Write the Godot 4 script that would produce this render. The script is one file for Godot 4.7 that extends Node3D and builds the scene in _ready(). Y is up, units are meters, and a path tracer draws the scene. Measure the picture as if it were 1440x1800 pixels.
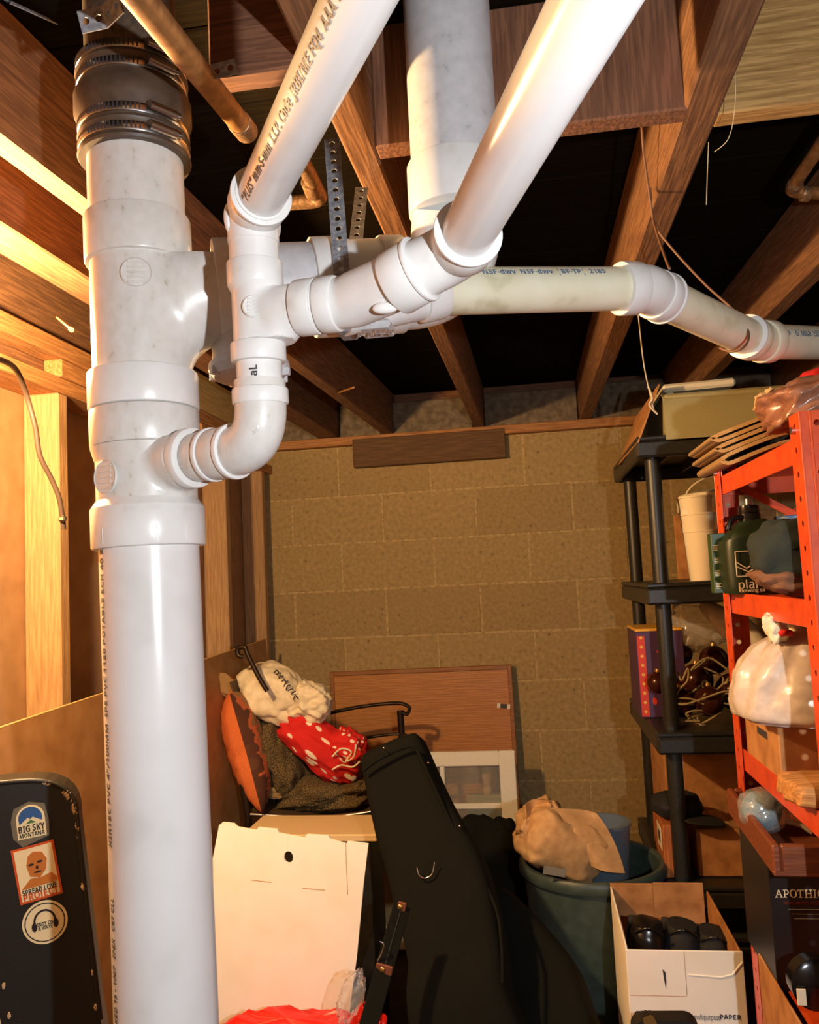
extends Node3D
# A basement corner: white drain pipes under old floor joists, a concrete block wall, shelving and stored things.

var M := {}
var rng := RandomNumberGenerator.new()
var used := {}

class MB:
	var v := PackedVector3Array()
	var n := PackedVector3Array()
	var uv := PackedVector2Array()
	var ix := PackedInt32Array()
	func pt(p: Vector3, nn := Vector3.ZERO, t := Vector2.ZERO) -> int:
		v.append(p); n.append(nn); uv.append(t)
		return v.size() - 1
	func tri(a: int, b: int, c: int) -> void:
		var f := (v[b] - v[a]).cross(v[c] - v[a])
		if f.dot(n[a] + n[b] + n[c]) > 0.0:
			ix.append(a); ix.append(c); ix.append(b)
		else:
			ix.append(a); ix.append(b); ix.append(c)
	func face(ps: Array, out: Vector3, us: Array = []) -> void:
		var s := v.size()
		for i in ps.size():
			pt(ps[i], out, us[i] if us.size() else Vector2(ps[i].x, ps[i].y))
		for i in range(1, ps.size() - 1):
			tri(s, s + i, s + i + 1)
	func smooth() -> void:
		# recompute normals from faces (faces wound clockwise already)
		for i in n.size():
			n[i] = Vector3.ZERO
		for k in range(0, ix.size(), 3):
			var f := (v[ix[k + 2]] - v[ix[k]]).cross(v[ix[k + 1]] - v[ix[k]])
			for j in 3:
				n[ix[k + j]] += f
		for i in n.size():
			n[i] = n[i].normalized() if n[i].length() > 1e-12 else Vector3.UP
	func mesh() -> ArrayMesh:
		var a := []
		a.resize(Mesh.ARRAY_MAX)
		a[Mesh.ARRAY_VERTEX] = v
		a[Mesh.ARRAY_NORMAL] = n
		a[Mesh.ARRAY_TEX_UV] = uv
		a[Mesh.ARRAY_INDEX] = ix
		var m := ArrayMesh.new()
		m.add_surface_from_arrays(Mesh.PRIMITIVE_TRIANGLES, a)
		return m

# ---------- nodes ----------
func numbered(called: String) -> String:
	used[called] = used.get(called, -1) + 1
	return called if used[called] == 0 else "%s_%03d" % [called, used[called]]

func thing(called: String, at: Vector3, label: String, category: String, group := "") -> Node3D:
	var o := Node3D.new()
	o.name = numbered(called)
	o.position = at
	add_child(o)
	o.set_meta("label", label)
	o.set_meta("category", category)
	if group: o.set_meta("group", group)
	return o

func structure(called: String, at := Vector3.ZERO) -> Node3D:
	var o := Node3D.new()
	o.name = called
	o.position = at
	add_child(o)
	o.set_meta("kind", "structure")
	return o

# a mesh whose transform xf is given in world space, put under parent
func put(parent: Node3D, called: String, mesh: Mesh, m: Material, xf := Transform3D.IDENTITY) -> MeshInstance3D:
	var o := MeshInstance3D.new()
	o.name = called
	o.mesh = mesh
	o.material_override = m
	parent.add_child(o, true)
	o.transform = world_of(parent).affine_inverse() * xf
	return o

func world_of(nd: Node3D) -> Transform3D:
	var t := Transform3D.IDENTITY
	var p: Node = nd
	while p != self and p is Node3D:
		t = p.transform * t
		p = p.get_parent()
	return t

func label(o: Node3D, text: String) -> Node3D:
	o.set_meta("label", text)
	return o

# ---------- shapes ----------
func aim(a: Vector3, b: Vector3) -> Transform3D:
	# local +Y runs from a towards b
	var y := (b - a).normalized()
	var h := Vector3.RIGHT if absf(y.x) < 0.9 else Vector3.FORWARD
	var z := h.cross(y).normalized()
	var x := y.cross(z).normalized()
	return Transform3D(Basis(x, y, z), a)

func lathe(prof: Array, seg := 40) -> ArrayMesh:
	var mb := MB.new()
	var k := prof.size()
	var dirs := []
	for i in k - 1:
		var d: Vector2 = prof[i + 1] - prof[i]
		dirs.append(Vector2(d.y, -d.x).normalized())
	var along := 0.0
	for i in k - 1:
		var a: Vector2 = prof[i]
		var b: Vector2 = prof[i + 1]
		if a.distance_to(b) < 1e-6: continue
		var na: Vector2 = dirs[i]
		var nb: Vector2 = dirs[i]
		if i > 0 and dirs[i - 1].dot(dirs[i]) > 0.75: na = (dirs[i - 1] + dirs[i]).normalized()
		if i < k - 2 and dirs[i + 1].dot(dirs[i]) > 0.75: nb = (dirs[i + 1] + dirs[i]).normalized()
		var s := mb.v.size()
		for j in seg + 1:
			var t := TAU * j / seg
			var c := cos(t)
			var q := sin(t)
			mb.pt(Vector3(a.x * c, a.y, a.x * q), Vector3(na.x * c, na.y, na.x * q), Vector2(float(j) / seg, along))
			mb.pt(Vector3(b.x * c, b.y, b.x * q), Vector3(nb.x * c, nb.y, nb.x * q), Vector2(float(j) / seg, along + a.distance_to(b)))
		along += a.distance_to(b)
		for j in seg:
			if a.x > 1e-6: mb.tri(s + 2 * j, s + 2 * j + 1, s + 2 * j + 2)
			if b.x > 1e-6: mb.tri(s + 2 * j + 1, s + 2 * j + 3, s + 2 * j + 2)
	return mb.mesh()

func turned(parent: Node3D, called: String, a: Vector3, b: Vector3, prof: Array, m: Material, seg := 40) -> MeshInstance3D:
	return put(parent, called, lathe(prof, seg), m, aim(a, b))

# straight hollow-ended pipe from a to b
func rod(parent: Node3D, called: String, a: Vector3, b: Vector3, r: float, m: Material, seg := 32) -> MeshInstance3D:
	var l := a.distance_to(b)
	return turned(parent, called, a, b, [Vector2(0, 0), Vector2(r, 0), Vector2(r, l), Vector2(0, l)], m, seg)

# a moulded socket: thick collar with eased rims, from a to b
func socket(parent: Node3D, called: String, a: Vector3, b: Vector3, r: float, m: Material, inner := 0.0) -> MeshInstance3D:
	var l := a.distance_to(b)
	var e := minf(0.0025, l * 0.2)
	return turned(parent, called, a, b, [Vector2(inner, 0), Vector2(r - e, 0), Vector2(r - e * 0.3, e * 0.3), Vector2(r, e), Vector2(r, l - e), Vector2(r - e * 0.3, l - e * 0.3), Vector2(r - e, l), Vector2(inner, l)], m, 48)

func spline(ps: Array, per := 8) -> PackedVector3Array:
	var o := PackedVector3Array()
	for i in ps.size() - 1:
		var p0: Vector3 = ps[maxi(i - 1, 0)]
		var p1: Vector3 = ps[i]
		var p2: Vector3 = ps[i + 1]
		var p3: Vector3 = ps[mini(i + 2, ps.size() - 1)]
		for k in per:
			o.append(p1.cubic_interpolate(p2, p0, p3, float(k) / per))
	o.append(ps[-1])
	return o

# corner-rounded path: straight runs joined by arcs of the given radius
func bend(ps: Array, rad: float, per := 10) -> PackedVector3Array:
	var o := PackedVector3Array()
	o.append(ps[0])
	for i in range(1, ps.size() - 1):
		var a: Vector3 = (ps[i - 1] - ps[i]).normalized()
		var b: Vector3 = (ps[i + 1] - ps[i]).normalized()
		var half := a.angle_to(b) * 0.5
		var t := minf(rad / tan(half), minf(ps[i].distance_to(ps[i - 1]), ps[i].distance_to(ps[i + 1])) * 0.95)
		var p: Vector3 = ps[i] + a * t
		var q: Vector3 = ps[i] + b * t
		for k in per + 1:
			var u := float(k) / per
			o.append(p.lerp(ps[i], u).lerp(ps[i].lerp(q, u), u))
	o.append(ps[-1])
	return o

func tube_mesh(path: PackedVector3Array, rad: Variant, seg := 12, flat := 1.0) -> ArrayMesh:
	var mb := MB.new()
	var k := path.size()
	var t0 := (path[1] - path[0]).normalized()
	var up := (Vector3.UP if absf(t0.y) < 0.9 else Vector3.RIGHT)
	var x := up.cross(t0).normalized()
	for i in k:
		var t: Vector3
		if i == 0: t = t0
		elif i == k - 1: t = (path[k - 1] - path[k - 2]).normalized()
		else: t = (path[i + 1] - path[i - 1]).normalized()
		x = (x - t * x.dot(t)).normalized()
		var y := t.cross(x)
		var r: float = rad if rad is float else rad[mini(i * rad.size() / k, rad.size() - 1)]
		for j in seg + 1:
			var w := TAU * j / seg
			var d := x * cos(w) + y * sin(w) * flat
			mb.pt(path[i] + d * r, (x * cos(w) * flat + y * sin(w)).normalized(), Vector2(float(j) / seg, float(i) / k))
	for i in k - 1:
		for j in seg:
			var a := i * (seg + 1) + j
			mb.tri(a, a + seg + 1, a + 1)
			mb.tri(a + 1, a + seg + 1, a + seg + 2)
	for e in 2:
		var i := 0 if e == 0 else k - 1
		var out := (path[0] - path[1]).normalized() if e == 0 else (path[k - 1] - path[k - 2]).normalized()
		var s := mb.pt(path[i], out)
		for j in seg + 1:
			mb.pt(mb.v[i * (seg + 1) + j], out)
		for j in seg:
			mb.tri(s, s + 1 + j, s + 2 + j)
	return mb.mesh()

func tube(parent: Node3D, called: String, path: PackedVector3Array, rad: Variant, m: Material, seg := 12, flat := 1.0) -> MeshInstance3D:
	return put(parent, called, tube_mesh(path, rad, seg, flat), m)

var boxes := {}
func rbox(s: Vector3, e := 0.003) -> ArrayMesh:
	var key := "%.4f %.4f %.4f %.4f" % [s.x, s.y, s.z, e]
	if boxes.has(key): return boxes[key]
	var mb := MB.new()
	var h := s * 0.5
	e = minf(e, minf(h.x, minf(h.y, h.z)) * 0.6)
	var i := h - Vector3(e, e, e)
	for ax in 3:
		var u := (ax + 1) % 3
		var w := (ax + 2) % 3
		for sg in [-1.0, 1.0]:
			var ps := []
			for c in [[-1, -1], [1, -1], [1, 1], [-1, 1]]:
				var p := Vector3.ZERO
				p[ax] = h[ax] * sg; p[u] = i[u] * c[0]; p[w] = i[w] * c[1]
				ps.append(p)
			var nn := Vector3.ZERO
			nn[ax] = sg
			mb.face(ps, nn, [Vector2(0, 0), Vector2(1, 0), Vector2(1, 1), Vector2(0, 1)])
			# bevel strips along w between faces ax and u
			for su in [-1.0, 1.0]:
				var qs := []
				for c in [-1.0, 1.0]:
					var p := Vector3.ZERO
					p[ax] = h[ax] * sg; p[u] = i[u] * su; p[w] = i[w] * c
					qs.append(p)
				for c in [1.0, -1.0]:
					var p := Vector3.ZERO
					p[ax] = i[ax] * sg; p[u] = h[u] * su; p[w] = i[w] * c
					qs.append(p)
				var bn := Vector3.ZERO
				bn[ax] = sg; bn[u] = su
				mb.face(qs, bn.normalized())
	for sx in [-1.0, 1.0]:
		for sy in [-1.0, 1.0]:
			for sz in [-1.0, 1.0]:
				mb.face([Vector3(h.x * sx, i.y * sy, i.z * sz), Vector3(i.x * sx, h.y * sy, i.z * sz), Vector3(i.x * sx, i.y * sy, h.z * sz)], Vector3(sx, sy, sz).normalized())
	boxes[key] = mb.mesh()
	return boxes[key]

# box between two world corners
func cbox(parent: Node3D, called: String, a: Vector3, b: Vector3, m: Material, e := 0.003) -> MeshInstance3D:
	return put(parent, called, rbox((b - a).abs(), e), m, Transform3D(Basis.IDENTITY, (a + b) * 0.5))

# bar of section w x h from a to b; w lies across, h along `up`
func bar(parent: Node3D, called: String, a: Vector3, b: Vector3, w: float, h: float, m: Material, e := 0.002, up := Vector3.UP) -> MeshInstance3D:
	var z := (b - a).normalized()
	var x := up.cross(z).normalized()
	var y := z.cross(x).normalized()
	return put(parent, called, rbox(Vector3(w, h, a.distance_to(b)), e), m, Transform3D(Basis(x, y, z), (a + b) * 0.5))

# extruded outline in the local xy plane, from z=-d/2 to d/2
func prism(poly: PackedVector2Array, d: float) -> ArrayMesh:
	var mb := MB.new()
	var tris := Geometry2D.triangulate_polygon(poly)
	for sg in [-1.0, 1.0]:
		var s := mb.v.size()
		for p in poly:
			mb.pt(Vector3(p.x, p.y, sg * d * 0.5), Vector3(0, 0, sg), p)
		for k in range(0, tris.size(), 3):
			mb.tri(s + tris[k], s + tris[k + 1], s + tris[k + 2])
	var cw := Geometry2D.is_polygon_clockwise(poly)
	for i in poly.size():
		var p := poly[i]
		var q := poly[(i + 1) % poly.size()]
		var t := (q - p).normalized()
		var nn := Vector3(t.y, -t.x, 0) * (-1.0 if cw else 1.0)
		mb.face([Vector3(p.x, p.y, -d / 2), Vector3(q.x, q.y, -d / 2), Vector3(q.x, q.y, d / 2), Vector3(p.x, p.y, d / 2)], nn)
	return mb.mesh()

func plate(parent: Node3D, called: String, poly: Array, d: float, m: Material, xf: Transform3D) -> MeshInstance3D:
	return put(parent, called, prism(PackedVector2Array(poly), d), m, xf)

func round_rect(w: float, h: float, r: float, per := 6) -> Array:
	var o := []
	for c in [[1, 1, 0.0], [-1, 1, 0.5], [-1, -1, 1.0], [1, -1, 1.5]]:
		for k in per + 1:
			var t: float = PI * (c[2] + 0.5 * k / per)
			o.append(Vector2(c[0] * (w / 2 - r) + cos(t) * r, c[1] * (h / 2 - r) + sin(t) * r))
	return o

func disc(r: float, k := 24, sy := 1.0) -> Array:
	var o := []
	for i in k:
		o.append(Vector2(cos(TAU * i / k) * r, sin(TAU * i / k) * r * sy))
	return o

# soft lump: superellipsoid with folds
func blob(size: Vector3, sq := 0.8, amp := 0.1, freq := 2.0, sd := 1, nu := 40, nv := 24, ridge := 0.0) -> ArrayMesh:
	var mb := MB.new()
	var fn := FastNoiseLite.new()
	fn.seed = sd
	fn.frequency = freq
	fn.fractal_octaves = 3
	var rn := FastNoiseLite.new()
	rn.seed = sd + 50
	rn.frequency = freq * 1.3
	rn.fractal_type = FastNoiseLite.FRACTAL_RIDGED
	rn.fractal_octaves = 2
	for j in nv + 1:
		var ph := PI * (float(j) / nv - 0.5)
		for i in nu + 1:
			var th := TAU * (i % nu) / nu
			var d := Vector3(pw(cos(ph), sq) * pw(cos(th), sq), pw(sin(ph), sq), pw(cos(ph), sq) * pw(sin(th), sq))
			if j == 0 or j == nv: d = Vector3(0, -1.0 if j == 0 else 1.0, 0)
			var k := 1.0 + amp * fn.get_noise_3d(d.x, d.y, d.z) * 2.0
			if ridge != 0.0: k += ridge * (rn.get_noise_3d(d.x, d.y, d.z) - 0.3)
			mb.pt(d * k * size * 0.5, d, Vector2(float(i) / nu, 1.0 - float(j) / nv))
	for j in nv:
		for i in nu:
			var a := j * (nu + 1) + i
			mb.tri(a, a + 1, a + nu + 1)
			mb.tri(a + 1, a + nu + 2, a + nu + 1)
	mb.smooth()
	for j in nv + 1:   # close the seam
		var a := j * (nu + 1)
		var s := (mb.n[a] + mb.n[a + nu]).normalized()
		mb.n[a] = s
		mb.n[a + nu] = s
	return mb.mesh()

func pw(x: float, p: float) -> float:
	return signf(x) * pow(absf(x), p)

# thick sheet from a function (u, v) -> point; u, v in 0..1
func sheet(f: Callable, nu: int, nv: int, th := 0.002) -> ArrayMesh:
	var g := MB.new()
	for j in nv + 1:
		for i in nu + 1:
			g.pt(f.call(float(i) / nu, float(j) / nv), Vector3.ZERO, Vector2(float(i) / nu, float(j) / nv))
	for j in nv:
		for i in nu:
			var a := j * (nu + 1) + i
			g.ix.append_array(PackedInt32Array([a, a + 1, a + nu + 1, a + 1, a + nu + 2, a + nu + 1]))
	g.smooth()
	if th <= 0.0: return g.mesh()
	var mb := MB.new()
	for sg in [1.0, -1.0]:
		var s := mb.v.size()
		for i in g.v.size():
			mb.pt(g.v[i] + g.n[i] * th * 0.5 * sg, g.n[i] * sg, g.uv[i])
		for k in range(0, g.ix.size(), 3):
			mb.tri(s + g.ix[k], s + g.ix[k + 1], s + g.ix[k + 2])
	var half := g.v.size()
	var rim := []
	for i in nu + 1: rim.append(i)
	for j in range(1, nv + 1): rim.append(j * (nu + 1) + nu)
	for i in range(nu - 1, -1, -1): rim.append(nv * (nu + 1) + i)
	for j in range(nv - 1, 0, -1): rim.append(j * (nu + 1))
	var mid := Vector3.ZERO
	for i in rim: mid += mb.v[i]
	mid /= rim.size()
	for q in rim.size():
		var a: int = rim[q]
		var b: int = rim[(q + 1) % rim.size()]
		var out := ((mb.v[a] + mb.v[b]) * 0.5 - mid).normalized()
		mb.face([mb.v[a], mb.v[b], mb.v[b + half], mb.v[a + half]], out)
	return mb.mesh()

# flat steel strip with a row of round holes: length along +Y from 0, width along X
func holed_strip(length: float, width: float, pitch: float, r: float, th := 0.0012) -> ArrayMesh:
	var mb := MB.new()
	var cells := int(round(length / pitch))
	var ph := length / cells
	for c in cells:
		var mid := Vector2(0, (c + 0.5) * ph)
		var outer := [Vector2(width / 2, 0), Vector2(width / 2, ph / 2), Vector2(0, ph / 2), Vector2(-width / 2, ph / 2), Vector2(-width / 2, 0), Vector2(-width / 2, -ph / 2), Vector2(0, -ph / 2), Vector2(width / 2, -ph / 2)]
		for k in 8:
			var t0 := TAU * k / 8
			var t1 := TAU * (k + 1) / 8
			var a: Vector2 = mid + outer[k]
			var b: Vector2 = mid + outer[(k + 1) % 8]
			var p := mid + Vector2(cos(t0), sin(t0)) * r
			var q := mid + Vector2(cos(t1), sin(t1)) * r
			for sg in [-1.0, 1.0]:
				var z: float = sg * th / 2
				mb.face([Vector3(a.x, a.y, z), Vector3(b.x, b.y, z), Vector3(q.x, q.y, z), Vector3(p.x, p.y, z)], Vector3(0, 0, sg))
			var inn := Vector3(-cos((t0 + t1) / 2), -sin((t0 + t1) / 2), 0)
			mb.face([Vector3(p.x, p.y, -th / 2), Vector3(q.x, q.y, -th / 2), Vector3(q.x, q.y, th / 2), Vector3(p.x, p.y, th / 2)], inn)
	for sg in [-1.0, 1.0]:
		var x: float = sg * width / 2
		mb.face([Vector3(x, 0, -th / 2), Vector3(x, length, -th / 2), Vector3(x, length, th / 2), Vector3(x, 0, th / 2)], Vector3(sg, 0, 0))
	return mb.mesh()

# smooth moulded shape from a distance function, meshed as surface nets
func sdf_mesh(lo: Vector3, hi: Vector3, cell: float, f: Callable) -> ArrayMesh:
	var nx := int(ceil((hi.x - lo.x) / cell)) + 1
	var ny := int(ceil((hi.y - lo.y) / cell)) + 1
	var nz := int(ceil((hi.z - lo.z) / cell)) + 1
	var val := PackedFloat32Array()
	val.resize(nx * ny * nz)
	for k in nz:
		for j in ny:
			for i in nx:
				val[(k * ny + j) * nx + i] = f.call(lo + Vector3(i, j, k) * cell)
	var mb := MB.new()
	var at := PackedInt32Array()
	at.resize(nx * ny * nz)
	at.fill(-1)
	var ed := [[0, 1], [2, 3], [4, 5], [6, 7], [0, 2], [1, 3], [4, 6], [5, 7], [0, 4], [1, 5], [2, 6], [3, 7]]
	var off := PackedInt32Array([0, 1, nx, nx + 1, nx * ny, nx * ny + 1, nx * ny + nx, nx * ny + nx + 1])
	for k in nz - 1:
		for j in ny - 1:
			for i in nx - 1:
				var b := (k * ny + j) * nx + i
				var s := 0
				for c in 8:
					if val[b + off[c]] < 0.0: s += 1
				if s == 0 or s == 8: continue
				var sum := Vector3.ZERO
				var cnt := 0
				for e in ed:
					var va := val[b + off[e[0]]]
					var vb := val[b + off[e[1]]]
					if (va < 0.0) == (vb < 0.0): continue
					var t := va / (va - vb)
					var pa := Vector3(e[0] & 1, (e[0] >> 1) & 1, e[0] >> 2)
					var pb := Vector3(e[1] & 1, (e[1] >> 1) & 1, e[1] >> 2)
					sum += pa.lerp(pb, t)
					cnt += 1
				var p := lo + (Vector3(i, j, k) + sum / cnt) * cell
				at[b] = mb.pt(p)
	var h := cell * 0.25
	for i in mb.v.size():
		var p := mb.v[i]
		mb.n[i] = Vector3(f.call(p + Vector3(h, 0, 0)) - f.call(p - Vector3(h, 0, 0)), f.call(p + Vector3(0, h, 0)) - f.call(p - Vector3(0, h, 0)), f.call(p + Vector3(0, 0, h)) - f.call(p - Vector3(0, 0, h))).normalized()
		mb.uv[i] = Vector2(p.x + p.z, p.y)
	var st := [1, nx, nx * ny]
	for k in range(1, nz - 1):
		for j in range(1, ny - 1):
			for i in range(1, nx - 1):
				var b := (k * ny + j) * nx + i
				for ax in 3:
					if (val[b] < 0.0) == (val[b + st[ax]] < 0.0): continue
					var u: int = st[(ax + 1) % 3]
					var w: int = st[(ax + 2) % 3]
					var q := [at[b], at[b - u], at[b - u - w], at[b - w]]
					if q.min() < 0: continue
					mb.tri(q[0], q[1], q[2])
					mb.tri(q[0], q[2], q[3])
	return mb.mesh()

func smax(a: float, b: float, k: float) -> float:
	return -smin(-a, -b, k)

# gathered sack: radius follows the profile (height share, radius share), with folds that deepen towards the knot
func pouch(size: Vector3, folds: int, sd := 1, depth := 0.12, nu := 72, nv := 36) -> ArrayMesh:
	var mb := MB.new()
	var fn := FastNoiseLite.new()
	fn.seed = sd
	fn.frequency = 0.9
	var prof := [0.0, 0.80, 0.95, 1.0, 0.99, 0.95, 0.86, 0.70, 0.42, 0.14, 0.0]
	var ys := [0.0, 0.0, 0.06, 0.2, 0.35, 0.5, 0.64, 0.78, 0.9, 0.98, 1.0]
	for j in nv + 1:
		var t := float(j) / nv * 10.0
		var i := mini(int(t), 9)
		var r: float = lerpf(prof[i], prof[i + 1], t - i)
		var y: float = lerpf(ys[i], ys[i + 1], t - i)
		for k in nu + 1:
			var th := TAU * (k % nu) / nu
			var w := fn.get_noise_3d(cos(th) * 1.5, y * 1.2, sin(th) * 1.5)
			var f := 1.0 + depth * (0.25 + y * y) * (sin(th * folds + w * 5.0 + y * 1.5) * 0.5 + w) + 0.10 * w
			mb.pt(Vector3(cos(th) * r * f * size.x * 0.5, y * size.y * (1.0 + 0.05 * w * y), sin(th) * r * f * size.z * 0.5), Vector3(cos(th), 0.2, sin(th)), Vector2(float(k) / nu, y))
	for j in nv:
		for k in nu:
			var a := j * (nu + 1) + k
			mb.tri(a, a + 1, a + nu + 1)
			mb.tri(a + 1, a + nu + 2, a + nu + 1)
	mb.smooth()
	for j in nv + 1:
		var a := j * (nu + 1)
		var s := (mb.n[a] + mb.n[a + nu]).normalized()
		mb.n[a] = s
		mb.n[a + nu] = s
	return mb.mesh()

func seg_d(p: Vector3, a: Vector3, b: Vector3, r: float) -> float:
	var t := clampf((p - a).dot(b - a) / (b - a).length_squared(), 0.0, 1.0)
	return p.distance_to(a.lerp(b, t)) - r

func smin(a: float, b: float, k: float) -> float:
	var h := maxf(k - absf(a - b), 0.0) / k
	return minf(a, b) - h * h * k * 0.25

# ---------- lettering ----------
func words(text: String, size: float, bold := false, serif := false) -> TextMesh:
	var t := TextMesh.new()
	var f := SystemFont.new()
	f.font_names = PackedStringArray(["Droid Serif" if serif else "Droid Sans"])
	f.font_weight = 700 if bold else 400
	t.font = f
	t.font_size = 48
	t.pixel_size = size / 36.0
	t.text = text
	t.depth = 0.0006
	t.curve_step = 2.0
	return t

# lettering wrapped round a pipe: starts at a, reads towards b, sits at world direction `out` from the axis
func pipe_text(parent: Node3D, text: String, a: Vector3, b: Vector3, out: Vector3, r: float, size: float, m: Material, bold := false, stretch := 1.0) -> void:
	var t := words(text, size, bold)
	var arr := t.surface_get_arrays(0) if t.get_surface_count() else []
	if arr.is_empty(): return
	var y := (b - a).normalized()
	var o := (out - y * out.dot(y)).normalized()
	var s := o.cross(y).normalized()       # "up" of the letters
	var box := t.get_aabb()
	var mb := MB.new()
	var vs: PackedVector3Array = arr[Mesh.ARRAY_VERTEX]
	var ix: PackedInt32Array = arr[Mesh.ARRAY_INDEX]
	for p in vs:
		var w := (p.y - box.get_center().y) / r
		var d := o * cos(w) + s * -sin(w) * -1.0
		mb.pt(a + y * (p.x - box.position.x) * stretch + d * (r + 0.0003 + (p.z + 0.0003) * 0.3), d)
	for k in range(0, ix.size(), 3):
		mb.tri(ix[k], ix[k + 1], ix[k + 2])
	put(parent, "printed_lettering", mb.mesh(), m)

func flat_text(parent: Node3D, text: String, size: float, m: Material, xf: Transform3D, width := 0.0, bold := false, serif := false) -> void:
	var t := words(text, size, bold, serif)
	var k := 1.0
	if width > 0.0: k = width / t.get_aabb().size.x
	put(parent, "lettering", t, m, xf * Transform3D(Basis.from_scale(Vector3(k, 1, 1)), Vector3.ZERO))

# frame with local x to the right, y up, z out of a face: given two world points along its bottom and its up direction
func frame_at(o: Vector3, right: Vector3, up: Vector3) -> Transform3D:
	var x := right.normalized()
	var z := x.cross(up).normalized()
	var y := z.cross(x).normalized()
	return Transform3D(Basis(x, y, z), o)

# ---------- materials ----------
func noise_tex(ramp: Array, freq: float, octaves := 4, sd := 1, size := 256, kind := FastNoiseLite.TYPE_SIMPLEX_SMOOTH, warp := 0.0) -> NoiseTexture2D:
	var t := NoiseTexture2D.new()
	t.width = size
	t.height = size
	t.seamless = true
	t.generate_mipmaps = false
	var f := FastNoiseLite.new()
	f.noise_type = kind
	f.seed = sd
	f.frequency = freq
	f.fractal_octaves = octaves
	if warp > 0.0:
		f.domain_warp_enabled = true
		f.domain_warp_amplitude = warp
	t.noise = f
	var g := Gradient.new()
	g.offsets = PackedFloat32Array(ramp.map(func(e): return e[0]))
	g.colors = PackedColorArray(ramp.map(func(e): return e[1]))
	t.color_ramp = g
	return t

func mat(called: String, c: Color, rough := 0.6, metal := 0.0) -> StandardMaterial3D:
	var m := StandardMaterial3D.new()
	m.resource_name = called
	m.albedo_color = c
	m.roughness = rough
	m.metallic = metal
	M[called] = m
	return m

func textured(called: String, ramp: Array, freq: float, scale: Vector3, rough := 0.7, octaves := 4, sd := 1, bump := 0.0, world := false, warp := 0.0, size := 256) -> StandardMaterial3D:
	var m := mat(called, Color.WHITE, rough)
	m.albedo_texture = noise_tex(ramp, freq, octaves, sd, size, FastNoiseLite.TYPE_SIMPLEX_SMOOTH, warp)
	m.uv1_triplanar = true
	m.uv1_world_triplanar = world
	m.uv1_scale = scale
	m.uv1_triplanar_sharpness = 6.0
	if bump > 0.0:
		m.heightmap_enabled = true
		m.heightmap_texture = noise_tex([[0.0, Color.BLACK], [1.0, Color.WHITE]], freq, octaves, sd, size, FastNoiseLite.TYPE_SIMPLEX_SMOOTH, warp)
		m.heightmap_scale = bump
	return m

func wood(called: String, dark: Color, light: Color, axis: int, rough := 0.75, sd := 3) -> StandardMaterial3D:
	var s := Vector3(9, 9, 9)
	s[axis] = 0.55
	return textured(called, [[0.05, dark], [0.4, dark.lerp(light, 0.6)], [0.5, dark.lerp(light, 0.4)], [0.6, dark.lerp(light, 0.85)], [0.95, light]], 0.05, s, rough, 5, sd, 0.06, false, 8.0)

func _ready() -> void:
	rng.seed = 7
	set_camera_and_light()
	make_materials()
	build_shell()
	build_left_wall()
	build_ceiling()
	build_stack()
	build_branch()
	build_toilet_drain()
	build_long_pipe()
	build_ceiling_bits()
	build_left_corner()
	build_chair_corner()
	build_middle()
	build_black_shelf()
	build_orange_shelf()
	build_floor_right()

func set_camera_and_light() -> void:
	var cam := Camera3D.new()
	cam.name = "camera"
	cam.position = Vector3(0, 1.4, 0)
	cam.rotation_order = EULER_ORDER_YXZ
	cam.rotation = Vector3(0.08327, 0.14396, -0.04800)
	cam.fov = 64.0108
	cam.near = 0.02
	cam.current = true
	add_child(cam)
	var we := WorldEnvironment.new()
	we.name = "surroundings"
	var e := Environment.new()
	e.background_mode = Environment.BG_COLOR
	e.background_color = Color.BLACK
	e.tonemap_mode = Environment.TONE_MAPPER_LINEAR
	e.tonemap_exposure = 1.0
	e.sdfgi_enabled = true
	e.ssao_enabled = true
	e.ssil_enabled = true
	we.environment = e
	add_child(we)
	# the photographer's flash, a little to the right of the lens
	var fl := OmniLight3D.new()
	fl.name = "camera_flash_light"
	fl.position = Vector3(0.27, 1.43, 0.02)
	fl.light_color = Color(0.97, 0.985, 1.0)
	fl.light_energy = 1.15
	fl.light_size = 0.008
	fl.omni_range = 12.0
	fl.omni_attenuation = 2.0
	fl.shadow_enabled = true
	add_child(fl)

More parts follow.
